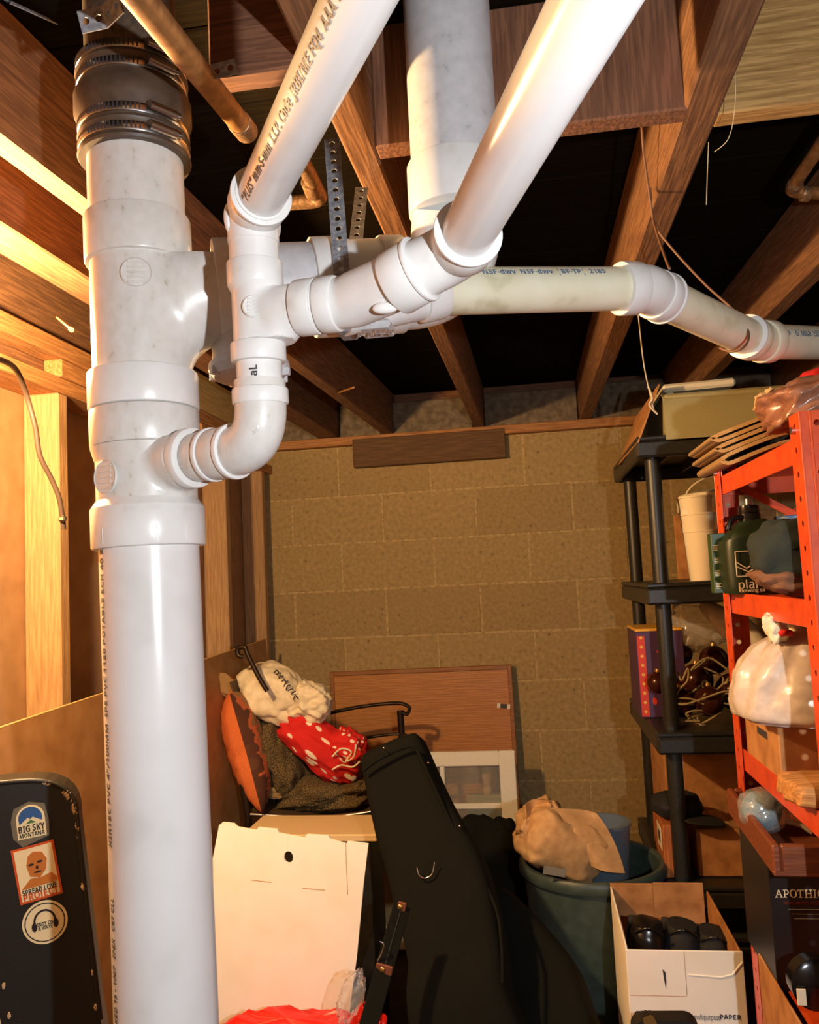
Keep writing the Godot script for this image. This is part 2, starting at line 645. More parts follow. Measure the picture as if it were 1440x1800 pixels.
func make_materials() -> void:
	var C := func(r, g, b): return Color8(r, g, b)
	# PVC
	textured("pvc", [[0.0, C.call(204, 202, 196)], [0.25, C.call(220, 220, 217)], [1.0, C.call(230, 230, 229)]], 0.02, Vector3(3, 3, 3), 0.28, 4, 11, 0.0, true)
	textured("pvc_dirty", [[0.0, C.call(166, 154, 132)], [0.10, C.call(196, 190, 178)], [0.20, C.call(209, 207, 201)], [1.0, C.call(220, 219, 216)]], 0.05, Vector3(5, 3, 5), 0.3, 6, 12, 0.0, true)
	textured("pvc_pipe", [[0.0, C.call(212, 212, 209)], [0.3, C.call(224, 224, 223)], [1.0, C.call(230, 230, 230)]], 0.012, Vector3(2, 2, 2), 0.22, 4, 13, 0.0, true)
	textured("pvc_cream", [[0.0, C.call(190, 184, 150)], [0.35, C.call(222, 218, 190)], [1.0, C.call(232, 229, 206)]], 0.02, Vector3(3, 3, 3), 0.35, 4, 14, 0.0, true)
	textured("pvc_old", [[0.0, C.call(164, 164, 166)], [0.2, C.call(192, 192, 195)], [1.0, C.call(208, 208, 212)]], 0.04, Vector3(4, 4, 4), 0.4, 5, 15, 0.0, true)
	mat("cement_purple", C.call(150, 140, 128), 0.4)
	mat("print_grey", C.call(96, 92, 92), 0.6)
	mat("print_dark", C.call(58, 52, 56), 0.6)
	mat("print_blue", C.call(92, 120, 150), 0.6)
	var wr := mat("water", Color(1, 1, 1, 0.05), 0.02)
	wr.refraction_enabled = true
	wr.refraction_scale = 0.033
	wr.transparency = BaseMaterial3D.TRANSPARENCY_ALPHA
	# metals
	textured("galvanized", [[0.0, C.call(120, 122, 128)], [0.5, C.call(150, 153, 160)], [1.0, C.call(184, 186, 192)]], 0.05, Vector3(8, 8, 8), 0.5, 3, 21).metallic = 0.3
	mat("steel", C.call(190, 190, 190), 0.25, 1.0)
	textured("copper", [[0.0, C.call(132, 90, 52)], [0.5, C.call(164, 116, 68)], [1.0, C.call(186, 138, 86)]], 0.03, Vector3(6, 6, 6), 0.42, 4, 22).metallic = 0.4
	textured("copper_old", [[0.0, C.call(120, 110, 90)], [0.5, C.call(150, 110, 76)], [1.0, C.call(190, 180, 160)]], 0.04, Vector3(10, 10, 10), 0.4, 4, 23).metallic = 0.6
	textured("rubber", [[0.0, C.call(66, 52, 42)], [1.0, C.call(92, 74, 58)]], 0.02, Vector3(6, 6, 6), 0.5, 3, 24)
	textured("cast_iron", [[0.0, C.call(60, 48, 38)], [1.0, C.call(104, 86, 66)]], 0.04, Vector3(8, 8, 8), 0.7, 4, 25)
	# wood
	wood("joist_z", C.call(92, 60, 38), C.call(146, 102, 66), 2, 0.8, 31)
	wood("joist_x", C.call(94, 60, 42), C.call(140, 96, 70), 0, 0.8, 32)
	wood("ply_x", C.call(138, 100, 52), C.call(200, 158, 96), 0, 0.75, 33)
	wood("stud_y", C.call(152, 112, 74), C.call(186, 146, 100), 1, 0.7, 34)
	wood("plate_z", C.call(136, 88, 48), C.call(196, 140, 84), 2, 0.75, 35)
	wood("ply_z", C.call(176, 140, 84), C.call(214, 180, 122), 2, 0.75, 33)
	wood("joist_y", C.call(94, 60, 42), C.call(142, 96, 68), 1, 0.8, 32)
	wood("plate_x", C.call(136, 88, 48), C.call(190, 134, 80), 0, 0.75, 35)
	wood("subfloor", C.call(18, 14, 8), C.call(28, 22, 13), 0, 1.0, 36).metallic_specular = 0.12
	wood("old_board_x", C.call(78, 54, 30), C.call(112, 80, 48), 0, 0.8, 37)
	textured("sheathing", [[0.0, C.call(150, 112, 76)], [0.5, C.call(162, 124, 86)], [1.0, C.call(172, 134, 96)]], 0.02, Vector3(2, 2, 2), 0.7, 4, 38, 0.0, true)
	textured("rim_grey", [[0.0, C.call(88, 76, 60)], [0.5, C.call(116, 100, 80)], [1.0, C.call(140, 124, 100)]], 0.03, Vector3(3, 3, 3), 0.9, 4, 39, 0.0, true)
	textured("hardboard", [[0.0, C.call(142, 100, 60)], [0.5, C.call(160, 116, 74)], [1.0, C.call(172, 130, 88)]], 0.02, Vector3(2, 2, 2), 0.45, 5, 40, 0.0, true)
	mat("hardboard_edge", C.call(216, 176, 110), 0.7)
	# masonry
	var bl := textured("block", [[0.0, C.call(82, 68, 48)], [0.10, C.call(114, 98, 72)], [0.17, C.call(162, 136, 88)], [0.6, C.call(174, 147, 99)], [1.0, C.call(188, 161, 109)]], 0.06, Vector3(1.3, 1.3, 1.3), 0.92, 6, 41, 0.15, true, 0.0, 512)
	bl.detail_enabled = false
	textured("block_b", [[0.0, C.call(78, 64, 46)], [0.12, C.call(110, 94, 70)], [0.19, C.call(157, 131, 85)], [0.7, C.call(169, 142, 96)], [1.0, C.call(183, 156, 106)]], 0.08, Vector3(1.1, 1.1, 1.1), 0.92, 6, 42, 0.15, true, 0.0, 512)
	textured("mortar", [[0.0, C.call(152, 127, 84)], [0.5, C.call(188, 161, 110)], [1.0, C.call(206, 180, 127)]], 0.06, Vector3(3, 3, 3), 0.95, 5, 43, 0.1, true)
	textured("concrete", [[0.0, C.call(44, 34, 28)], [1.0, C.call(82, 66, 54)]], 0.02, Vector3(1, 1, 1), 0.9, 5, 44, 0.05, true)
	textured("plaster", [[0.0, C.call(130, 104, 76)], [1.0, C.call(160, 132, 100)]], 0.02, Vector3(1, 1, 1), 0.9, 4, 45, 0.0, true)
	mat("red_rug", C.call(92, 20, 20), 0.95)
	# plastic, paint, paper, cloth
	textured("black_resin", [[0.0, C.call(26, 25, 22)], [1.0, C.call(46, 44, 38)]], 0.05, Vector3(8, 8, 8), 0.42, 3, 51)
	textured("orange_paint", [[0.0, C.call(184, 58, 20)], [0.5, C.call(204, 70, 24)], [1.0, C.call(212, 80, 28)]], 0.02, Vector3(5, 5, 5), 0.35, 3, 52)
	textured("cardboard", [[0.0, C.call(150, 100, 54)], [0.5, C.call(178, 124, 72)], [1.0, C.call(192, 140, 84)]], 0.02, Vector3(3, 3, 3), 0.8, 4, 53)
	textured("white_card", [[0.0, C.call(247, 240, 222)], [0.5, C.call(251, 246, 232)], [1.0, C.call(253, 249, 238)]], 0.012, Vector3(2, 2, 2), 0.75, 3, 54)
	textured("kraft_paper", [[0.0, C.call(176, 132, 84)], [1.0, C.call(212, 170, 116)]], 0.02, Vector3(5, 5, 5), 0.8, 4, 55)
	textured("black_nylon", [[0.0, C.call(15, 15, 11)], [1.0, C.call(26, 26, 20)]], 0.2, Vector3(14, 14, 14), 0.9, 2, 56, 0.02).metallic_specular = 0.25
	textured("black_tolex", [[0.0, C.call(20, 18, 16)], [1.0, C.call(42, 39, 34)]], 0.25, Vector3(10, 10, 10), 0.45, 2, 57, 0.02)
	mat("worn_edge", C.call(200, 172, 132), 0.8)
	mat("leather", C.call(112, 62, 38), 0.6)
	mat("brass", C.call(206, 168, 96), 0.3, 0.9)
	textured("olive_canvas", [[0.0, C.call(146, 136, 92)], [1.0, C.call(174, 163, 116)]], 0.15, Vector3(8, 8, 8), 0.85, 3, 58, 0.02)
	mat("off_white", C.call(214, 200, 166), 0.6)
	mat("white_paper", C.call(238, 226, 200), 0.6)
	textured("felt", [[0.0, C.call(128, 98, 60)], [1.0, C.call(164, 132, 86)]], 0.2, Vector3(10, 10, 10), 0.95, 2, 59, 0.03)
	textured("styrofoam", [[0.0, C.call(226, 208, 176)], [1.0, C.call(242, 228, 200)]], 0.3, Vector3(10, 10, 10), 0.7, 2, 60)
	textured("can_green", [[0.0, C.call(50, 62, 56)], [1.0, C.call(68, 82, 76)]], 0.02, Vector3(4, 4, 4), 0.45, 3, 61)
	mat("bucket_blue", C.call(96, 110, 124), 0.3)
	mat("grey_label", C.call(120, 116, 104), 0.7)
	wood("door_wood", C.call(160, 98, 38), C.call(194, 126, 54), 0, 0.45, 62)
	wood("door_edge", C.call(132, 78, 32), C.call(160, 100, 46), 0, 0.5, 63)
	textured("white_paint", [[0.0, C.call(220, 208, 178)], [0.10, C.call(244, 236, 214)], [1.0, C.call(250, 244, 226)]], 0.05, Vector3(6, 6, 6), 0.5, 4, 64)
	var gl := mat("glass", Color(0.9, 0.95, 0.92, 0.12), 0.03)
	gl.transparency = BaseMaterial3D.TRANSPARENCY_ALPHA
	var cp := mat("clear_plastic", Color(0.95, 0.95, 0.95, 0.16), 0.12)
	cp.transparency = BaseMaterial3D.TRANSPARENCY_ALPHA
	var bag := textured("milky_bag", [[0.0, C.call(190, 174, 160)], [1.0, C.call(218, 204, 190)]], 0.03, Vector3(6, 6, 6), 0.28, 4, 65)
	bag.backlight_enabled = true
	bag.backlight = Color(0.5, 0.42, 0.36)
	mat("tan_laminate", C.call(228, 198, 148), 0.45)
	textured("dark_cabinet", [[0.0, C.call(26, 22, 16)], [1.0, C.call(40, 34, 24)]], 0.03, Vector3(3, 3, 3), 0.5, 3, 66)
	textured("orange_cloth", [[0.0, C.call(222, 108, 50)], [1.0, C.call(240, 130, 68)]], 0.1, Vector3(6, 6, 6), 0.8, 3, 67, 0.03)
	textured("fur", [[0.2, C.call(54, 42, 22)], [0.5, C.call(92, 74, 42)], [0.8, C.call(132, 110, 70)]], 0.12, Vector3(5, 5, 5), 0.95, 5, 68, 0.3)
	textured("white_cloth", [[0.0, C.call(216, 198, 162)], [1.0, C.call(240, 226, 194)]], 0.02, Vector3(6, 6, 6), 0.7, 3, 69)
	textured("sling", [[0.0, C.call(64, 46, 26)], [1.0, C.call(88, 66, 40)]], 0.2, Vector3(10, 10, 10), 0.7, 2, 70)
	mat("chair_metal", C.call(52, 38, 26), 0.35, 0.5)
	mat("red_plastic", C.call(214, 30, 20), 0.3)
	mat("red_cloth", C.call(196, 24, 22), 0.8)
	textured("brown_plastic", [[0.0, C.call(112, 70, 50)], [1.0, C.call(160, 110, 84)]], 0.03, Vector3(6, 6, 6), 0.28, 4, 71)
	mat("carton_green", C.call(40, 66, 30), 0.4)
	mat("jug_green", C.call(26, 40, 18), 0.45)
	mat("black_gloss", C.call(16, 14, 14), 0.18)
	mat("black_matte", C.call(26, 23, 20), 0.8)
	mat("blue_plastic", C.call(56, 88, 130), 0.4)
	textured("knit", [[0.0, C.call(26, 33, 28)], [1.0, C.call(44, 52, 44)]], 0.3, Vector3(14, 14, 14), 0.95, 2, 72, 0.08)
	mat("knit_brown", C.call(110, 74, 52), 0.95)
	mat("purple_print", C.call(70, 40, 76), 0.5)
	mat("red_print", C.call(204, 54, 26), 0.5)
	mat("gold_dot", C.call(228, 170, 60), 0.5)
	mat("bauble_brown", C.call(66, 30, 20), 0.12, 0.3)
	textured("bauble_blue", [[0.0, C.call(50, 86, 100)], [0.5, C.call(78, 116, 126)], [1.0, C.call(134, 162, 166)]], 0.06, Vector3(20, 20, 20), 0.2, 3, 73)
	mat("net_cord", C.call(150, 132, 92), 0.9)
	wood("tray_wood", C.call(92, 44, 20), C.call(128, 66, 32), 0, 0.5, 74)
	wood("log_wood", C.call(150, 96, 44), C.call(206, 148, 82), 0, 0.75, 75)
	wood("crate_print", C.call(130, 66, 24), C.call(190, 110, 48), 1, 0.6, 76)
	mat("wine_black", C.call(22, 18, 16), 0.4)
	mat("wine_red", C.call(110, 26, 20), 0.5)
	mat("cream_print", C.call(226, 212, 176), 0.6)
	mat("sticker_blue", C.call(48, 92, 150), 0.4)
	mat("sticker_green", C.call(70, 120, 60), 0.4)
	mat("sticker_cream", C.call(240, 224, 176), 0.4)
	mat("sticker_orange", C.call(206, 84, 28), 0.4)
	mat("sticker_skin", C.call(196, 118, 48), 0.4)
	mat("sticker_dark", C.call(40, 28, 36), 0.4)
	mat("sticker_back", C.call(110, 104, 84), 0.5)
	textured("shoe_leather", [[0.0, C.call(18, 15, 13)], [1.0, C.call(34, 30, 26)]], 0.08, Vector3(8, 8, 8), 0.22, 3, 77)
	mat("cable_dark", C.call(70, 54, 44), 0.5)
	mat("wire_brown", C.call(120, 84, 58), 0.5)
	mat("string", C.call(190, 176, 150), 0.9)
	mat("nail", C.call(196, 160, 120), 0.4, 0.6)
	mat("stain_red", C.call(120, 54, 40), 0.5)
	var bu := mat("bulb_glow", C.call(255, 220, 160), 0.3)
	bu.emission_enabled = true
	bu.emission = Color(1.0, 0.72, 0.38)
	bu.emission_energy_multiplier = 6.0
	mat("porcelain", C.call(226, 220, 208), 0.3)

# ---------- setting ----------
func build_shell() -> void:
	var fl := structure("floor")
	cbox(fl, "slab", Vector3(-1.4, -0.1, -3.7), Vector3(1.8, 0, 1.4), M.concrete)
	var wb := structure("wall_back")
	cbox(wb, "mortar_bed", Vector3(-1.4, 0, -3.7), Vector3(1.8, 2.0, -3.5015), M.mortar, 0.001)
	var joints := [2.0]
	for k in 10: joints.append(1.78 - 0.205 * k)
	joints[-1] = 0.0
	var x0: float = Vector3(-0.4107, 1.8379, -3.5000).x
	for r in joints.size() - 1:
		var top: float = joints[r] - 0.004
		var low: float = joints[r + 1] + 0.004
		if top - low < 0.05: continue
		var x := x0 - 0.406 * 3 + (0.0 if r % 2 == 0 else 0.19)
		while x < 1.8:
			var a := maxf(x + 0.004, -1.38)
			var b := minf(x + 0.402, 1.78)
			if b - a > 0.03:
				var o := cbox(wb, "block", Vector3(a, low, -3.55), Vector3(b, top, -3.5 + rng.randf_range(-0.0012, 0.0012)), M.block if rng.randf() < 0.55 else M.block_b, 0.0016)
				o.name = "block"
			x += 0.406
	var wr := structure("wall_right")
	cbox(wr, "panel", Vector3(1.7, 0, -3.5), Vector3(1.85, 2.3, 1.4), M.plaster)
	var wf := structure("wall_front")
	cbox(wf, "panel", Vector3(-1.4, 0, 1.3), Vector3(1.8, 2.3, 1.45), M.plaster)

func build_left_wall() -> void:
	var w := structure("wall_left")
	# sheathing behind the studs
	var sx := -1.215
	for k in 4:
		var z0 := -3.5 + k * 1.2
		cbox(w, "sheathing_panel", Vector3(sx - 0.02, 0.0, z0 + 0.002), Vector3(sx, 1.91, z0 + 1.198), M.sheathing, 0.001)
	cbox(w, "outer_wall", Vector3(-1.4, 0, -3.7), Vector3(sx - 0.021, 2.3, 1.4), M.plaster)
	# studs: the wide face looks along the room
	for z in [-3.36, -2.93, -2.36, -1.83, -1.42, -1.0, -0.5, 0.0, 0.5, 1.0]:
		cbox(w, "stud", Vector3(sx + 0.001, 0.04, z - 0.04), Vector3(-1.12, 1.9, z), M.stud_y, 0.003)
	cbox(w, "bottom_plate", Vector3(sx, 0, -3.49), Vector3(-1.12, 0.04, 1.3), M.plate_z)
	cbox(w, "top_plate", Vector3(sx, 1.9, -3.49), Vector3(-1.115, 1.938, 1.3), M.plate_z)
	cbox(w, "spacer_board", Vector3(sx, 1.939, -3.49), Vector3(-1.16, 1.984, 1.3), M.joist_z)
	cbox(w, "upper_plate", Vector3(sx, 1.985, -3.49), Vector3(-1.105, 2.03, 1.3), M.plate_z)
	cbox(w, "filler_block", Vector3(-1.159, 1.939, -1.98), Vector3(-1.11, 1.984, -1.83), M.plate_z)
	cbox(w, "pale_board", Vector3(-1.132, 2.032, -3.15), Vector3(-1.108, 2.16, -2.45), M.ply_z, 0.002)
	cbox(w, "filler_block", Vector3(-1.159, 1.939, -3.2), Vector3(-1.11, 1.984, -2.7), M.plate_z)

func build_ceiling() -> void:
	var c := structure("ceiling")
	# subfloor boards, laid across the joists
	var z := -3.7
	while z < 1.4:
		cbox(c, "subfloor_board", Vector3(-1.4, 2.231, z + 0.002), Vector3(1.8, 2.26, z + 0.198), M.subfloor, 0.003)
		z += 0.2
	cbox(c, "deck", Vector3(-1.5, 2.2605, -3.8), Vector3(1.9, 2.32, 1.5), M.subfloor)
	# joists: [x at z=-1, x at z=-3.5, width]
	for j in [[-1.155, -1.155, 0.045], [-0.908, -0.85, 0.085], [-0.706, -0.585, 0.048], [-0.217, -0.185, 0.045], [0.278, 0.262, 0.052], [0.70, 0.62, 0.048], [1.09, 1.05, 0.045], [1.5, 1.46, 0.045]]:
		var k: float = (j[1] - j[0]) / -2.5
		var a := Vector3(j[0] + k * (-3.56 + 1.0), 2.135, -3.56)
		var b := Vector3(j[0] + k * (1.25 + 1.0), 2.135, 1.25)
		bar(c, "joist", a, b, j[2], 0.19, M.joist_z, 0.004)
	# blocking boards between joists
	cbox(c, "blocking_board", Vector3(-0.192, 2.04, -1.185), Vector3(0.258, 2.23, -1.147), M.joist_y)
	cbox(c, "blocking_board", Vector3(0.300, 2.04, -1.21), Vector3(0.675, 2.23, -1.172), M.ply_x)
	cbox(c, "blocking_board", Vector3(-0.37, 2.05, -0.99), Vector3(-0.243, 2.23, -0.952), M.joist_x)
	# wall plate on the block wall, rim boards between the joists, cleat
	cbox(c, "sill_plate", Vector3(-1.2, 2.001, -3.56), Vector3(1.7, 2.038, -3.46), M.plate_x)
	for r in [[-1.13, -0.9, 0.14], [-0.8, -0.62, 0.15], [-0.56, -0.215, 0.14], [-0.16, 0.232, 0.145], [0.292, 0.59, 0.15], [0.65, 1.02, 0.14]]:
		cbox(c, "rim_board", Vector3(r[0], 2.039, -3.56), Vector3(r[1], 2.039 + r[2], -3.50 + rng.randf_range(0, 0.02)), M.rim_grey)
	cbox(c, "rim_joist", Vector3(-1.3, 2.0, -3.68), Vector3(1.75, 2.231, -3.57), M.joist_x)
	var cl := Vector3(-0.7376, 2.0114, -3.4400)
	var cr := Vector3(-0.0774, 1.8909, -3.4400)
	cbox(c, "cleat_board", Vector3(cl.x, cr.y + 0.008, -3.499), Vector3(cr.x, cl.y + 0.012, -3.455), M.old_board_x, 0.003)

# ---------- drain pipes ----------
func sx(y: float) -> Vector3:
	# axis of the main stack, a touch out of plumb
	return Vector3(-0.4395 - (y - 1.0) * 0.0163, y, -0.918)

var run_y := 1.7626          # height of the horizontal run at the stack
var knee := Vector3(-0.0824, 1.7952, -1.0701)      # corner of the closet bend

func build_stack() -> void:
	var o := thing("drain_stack", sx(0), "thick white vertical plastic drain stack with two tee fittings", "drain pipe")
	var h0 := 1.9349
	var h1 := 1.8558
	var h2 := 1.7980
	var h3 := 1.6591
	var h4 := 1.6175
	var h5 := 1.5686
	var h6 := 1.5003
	var h7 := 1.4530
	var r := 0.0572
	rod(o, "pipe", sx(0.001), sx(h7 + 0.02), r, M.pvc_pipe, 64)
	rod(o, "pipe", sx(h1 - 0.01), sx(h0 + 0.05), r, M.pvc_dirty, 64)
	socket(o, "socket", sx(h2), sx(h1), 0.0632, M.pvc_dirty)
	# upper sanitary tee with its swept branch
	var bs := sx(run_y)
	var bd := (knee - bs).normalized()
	var f := func(p: Vector3) -> float:
		var d := seg_d(p, sx(h3 - 0.06), sx(h2 + 0.06), 0.0578)
		var e := seg_d(p, bs + bd * 0.052, bs + bd * 0.13, 0.0585)
		var g := seg_d(p, sx(h3 + 0.052) + bd * 0.026, bs + bd * 0.085, 0.047)
		d = smin(smin(e, g, 0.02), d, 0.012)
		d = maxf(d, p.y - (h2 + 0.004))
		d = maxf(d, (h3 - 0.004) - p.y)
		return smax(d, (p - bs).dot(bd) - 0.098, 0.008)
	var tee := put(o, "sanitary_tee", sdf_mesh(Vector3(-0.53, h3 - 0.012, -1.03), Vector3(-0.33, h2 + 0.012, -0.84), 0.0032, f), M.pvc_dirty)
	label(tee, "upper tee fitting with swept side branch")
	socket(tee, "branch_socket", bs + bd * 0.09, bs + bd * 0.15, 0.0645, M.pvc_dirty)
	medallion(tee, Vector3(-0.4240, 1.7687, -0.8504), sx(1.78), 0.0580, 0.018, M.pvc_dirty)
	socket(o, "socket", sx(h4), sx(h3 + 0.004), 0.0645, M.pvc)
	socket(o, "socket", sx(h5 + 0.004), sx(h4 - 0.0006), 0.0637, M.pvc_dirty)
	# lower tee with the small side inlet
	var is_ := sx(1.5520)
	var id := (Vector3(-0.2736, 1.548, -0.8256) - is_).normalized()
	var g2 := func(p: Vector3) -> float:
		var d := seg_d(p, sx(h6 - 0.06), sx(h5 + 0.08), 0.0582)
		var e := seg_d(p, is_ + id * 0.045, is_ + id * 0.11, 0.0345)
		d = smin(d, e, 0.008)
		d = maxf(d, p.y - (h5 + 0.008))
		d = maxf(d, (h6 - 0.004) - p.y)
		return maxf(d, (p - is_).dot(id) - 0.078)
	var low := put(o, "side_inlet_tee", sdf_mesh(Vector3(-0.53, h6 - 0.012, -1.0), Vector3(-0.34, h5 + 0.016, -0.835), 0.004, g2), M.pvc_dirty)
	turned(o, "shoulder", sx(h5 - 0.012), sx(h5 + 0.004), [Vector2(0.05, 0), Vector2(0.0588, 0), Vector2(0.0632, 0.0155), Vector2(0.05, 0.016)], M.pvc_dirty, 56)
	turned(o, "shoulder", sx(h6), sx(h6 + 0.01), [Vector2(0.05, 0), Vector2(0.065, 0), Vector2(0.0588, 0.009), Vector2(0.05, 0.0095)], M.pvc, 56)
	medallion(low, Vector3(-0.4726, 1.5338, -0.8632), sx(1.535), 0.059, 0.02, M.pvc_dirty)
	var hub := socket(o, "socket", sx(h7), sx(h6 + 0.001), 0.0655, M.pvc)
	for px in [[-0.4, 0.9], [0.55, 0.83], [0.85, 0.4]]:
		var d := Vector3(px[0], 0, px[1]).normalized()
		bar(hub, "mould_mark", sx(h7 + 0.004) + d * 0.0655, sx(h7 + 0.022) + d * 0.0655, 0.0012, 0.0012, M.pvc, 0.0003, d)
	# factory print up the left side of the pipe
	var out := Vector3(-0.66, 0, 0.75)
	pipe_text(o, "XIRTEC PVC 4\"/100MM  IPS PVC 1120 POTABLE SCH 40 220 PSI @ 73F/23C @ 007.3-M", sx(1.1218), sx(1.5), out, r, 0.0085, M.print_grey, true, 1.12)
	pipe_text(o, "CANADIAN MARKED 15 - 1007   IPEX   C67 CLL", sx(0.86), sx(1.5), out, r, 0.0085, M.print_grey, true, 0.86)

# raised maker's disc on a fitting
func medallion(parent: Node3D, at: Vector3, axis: Vector3, r: float, size: float, m: Material) -> void:
	var d := (at - Vector3(axis.x, at.y, axis.z)).normalized()
	var base := Vector3(axis.x, at.y, axis.z) + d * (r - 0.0008)
	var o := turned(parent, "moulded_mark", base, base + d, [Vector2(0, 0), Vector2(size, 0), Vector2(size, 0.001), Vector2(size - 0.0012, 0.0022), Vector2(size - 0.0022, 0.0012), Vector2(0, 0.0012)], m, 28)
	for k in 5:
		var w := (k - 2) * size * 0.32
		bar(o, "moulded_line", base + d * 0.0018 + Vector3.UP * w + d.cross(Vector3.UP) * size * 0.55, base + d * 0.0018 + Vector3.UP * w - d.cross(Vector3.UP) * size * 0.55, size * 0.13, 0.0012, m, 0.0004, d)

func build_branch() -> void:
	var base := Vector3(-0.2736, 1.548, -0.8256)
	var o := thing("branch_drain", base, "thinner white riser with tee, elbow and two sloping pipes overhead", "drain pipe")
	var S := sx(1.552)
	var dir := (S - base).normalized()
	var ax := func(y: float) -> Vector3: return Vector3(-0.2736 + (y - 1.6) * 0.012, y, -0.8256 + (y - 1.6) * 0.07)
	var r := 0.0242
	var R := 0.0288
	# stub into the stack: stepped rings
	rod(o, "stub_pipe", base + dir * 0.05, base + dir * 0.15, r, M.pvc_dirty)
	socket(o, "reducer_ring", base + dir * 0.107, base + dir * 0.122, 0.0345, M.pvc, r)
	socket(o, "reducer_bushing", base + dir * 0.112, base + dir * 0.145, 0.0318, M.pvc_dirty)
	socket(o, "elbow_socket", base + dir * 0.046, base + dir * 0.075, R, M.pvc_dirty)
	socket(o, "collar", base + dir * 0.075, base + dir * 0.081, 0.0305, M.pvc)
	socket(o, "coupling", base + dir * 0.081, base + dir * 0.1065, 0.0278, M.pvc_dirty)
	socket(o, "collar", base + dir * 0.040, base + dir * 0.0465, 0.0308, M.pvc)
	# long sweep elbow
	var e0: Vector3 = ax.call(1.618)
	var path := bend([e0, base, base + dir * 0.046], 0.05, 14)
	var elbow := tube(o, "sweep_elbow", path, 0.0272, M.pvc_dirty, 32)
	medallion(elbow, Vector3(-0.2806, 1.5675, -0.7949), Vector3(-0.272, 1.58, -0.829), 0.026, 0.011, M.pvc_dirty)
	var k0 := 1.5928
	var k1 := 1.6106
	var k2 := 1.6376
	var k3 := 1.6588
	var k4 := 1.7200
	var k5 := 1.7446
	var k6 := 1.7765
	socket(o, "elbow_socket", ax.call(k0), ax.call(k1), 0.0298, M.pvc)
	var nip := rod(o, "nipple_pipe", ax.call(k1 - 0.01), ax.call(k2 + 0.01), r, M.pvc)
	pipe_text(nip, "iaL", ax.call(k1 + 0.006), ax.call(k2), Vector3(0.05, 0, 1), r, 0.0085, M.print_dark, true)
	socket(o, "tee_socket", ax.call(k2), ax.call(k3), 0.0293, M.pvc)
	# tee with swept branch
	var T: Vector3 = ax.call(1.69)
	var bd := (Vector3(-0.1770, 1.6870, -0.8039) - T).normalized()
	var f := func(p: Vector3) -> float:
		var d := seg_d(p, ax.call(k3 - 0.03), ax.call(k4 + 0.03), 0.0256)
		var e := seg_d(p, T + bd * 0.024, T + bd * 0.08, 0.0252)
		var g := seg_d(p, ax.call(1.654) + bd * 0.012, T + bd * 0.04, 0.022)
		d = smin(d, smin(e, g, 0.008), 0.007)
		d = maxf(d, p.y - (k4 + 0.002))
		d = maxf(d, (k3 - 0.002) - p.y)
		return maxf(d, (p - T).dot(bd) - 0.052)
	var tee := put(o, "sanitary_tee", sdf_mesh(Vector3(-0.312, k3 - 0.006, -0.86), Vector3(-0.2, k4 + 0.006, -0.775), 0.0026, f), M.pvc)
	medallion(tee, Vector3(-0.2597, 1.6894, -0.7643), T, 0.0257, 0.0125, M.pvc)
	socket(o, "tee_socket", ax.call(k4 - 0.002), ax.call(k5), 0.0296, M.pvc)
	turned(o, "shoulder", ax.call(k4 - 0.008), ax.call(k4), [Vector2(0.02, 0), Vector2(0.0256, 0), Vector2(0.0294, 0.007), Vector2(0.02, 0.0072)], M.pvc)
	socket(o, "tee_socket", T + bd * 0.048, T + bd * 0.072, 0.0293, M.pvc)
	# top elbow that turns into the left overhead pipe
	var p1a := Vector3(-0.2624, 1.7966, -0.8086)
	var p1b := Vector3(-0.0797, 1.7890, -0.5133)
	p1b.y = p1a.y + 0.006
	var d1 := (p1b - p1a).normalized()
	var top: Vector3 = ax.call(p1a.y)
	rod(o, "elbow_spigot", ax.call(k5 - 0.004), ax.call(k6), 0.0262, M.pvc)
	tube(o, "street_elbow", bend([ax.call(k6 - 0.012), top, top + d1 * 0.045], 0.03, 12), 0.0272, M.pvc, 32)
	for sd in [-1.0, 1.0]:
		var side: Vector3 = d1.cross(Vector3.UP).normalized() * sd
		put(o, "moulded_ear", blob(Vector3(0.012, 0.034, 0.02), 1.0, 0.0), M.pvc, Transform3D(Basis.IDENTITY, ax.call(k6 + 0.012) + side * 0.024))
	socket(o, "elbow_socket", top + d1 * 0.016, top + d1 * 0.040, 0.0302, M.pvc, 0.02)
	socket(o, "collar", top + d1 * 0.0395, top + d1 * 0.0435, 0.0318, M.pvc, 0.02)
	var pipe1 := rod(o, "overhead_pipe", top + d1 * 0.03, top + d1 * 1.7, r, M.pvc_pipe, 56)
	pipe_text(pipe1, "\"PLUS\" mm-S-mm  I.I.P. Code  JRBI/ME FQ4  AAA 10 2 A  40 mm", top + d1 * 0.052, top + d1 * 0.9, Vector3(-0.70, -0.56, 0.44), r, 0.0095, M.print_grey, true, 1.0)
	# right arm: stub, eighth bend, hub, elbow, right overhead pipe
	var q0 := T + bd * 0.07
	var q1 := T + bd * 0.105
	socket(o, "bend_collar", q0 + bd * 0.004, q0 + bd * 0.024, 0.0290, M.pvc)
	rod(o, "bend_spigot", q0, q1, 0.0262, M.pvc)
	var p2a := Vector3(-0.0459, 1.7078, -0.7380)
	var p2b := Vector3(0.0515, 1.7224, -0.4508)
	p2b.y = p2a.y + 0.010
	var d2 := (p2b - p2a).normalized()
	var mid := Vector3(-0.1019, 1.6921, -0.7637)
	var hub_d := (p2a - q1).normalized()
	tube(o, "eighth_bend", bend([q0, q1, mid], 0.05, 10), [0.0258, 0.0262, 0.027, 0.0275, 0.028], M.pvc, 32)
	put(o, "moulded_ear", blob(Vector3(0.026, 0.012, 0.012), 1.0, 0.0), M.pvc, Transform3D(Basis.IDENTITY, Vector3(-0.1240, 1.6629, -0.7609)))
	var m2 := (p2a - mid).normalized()
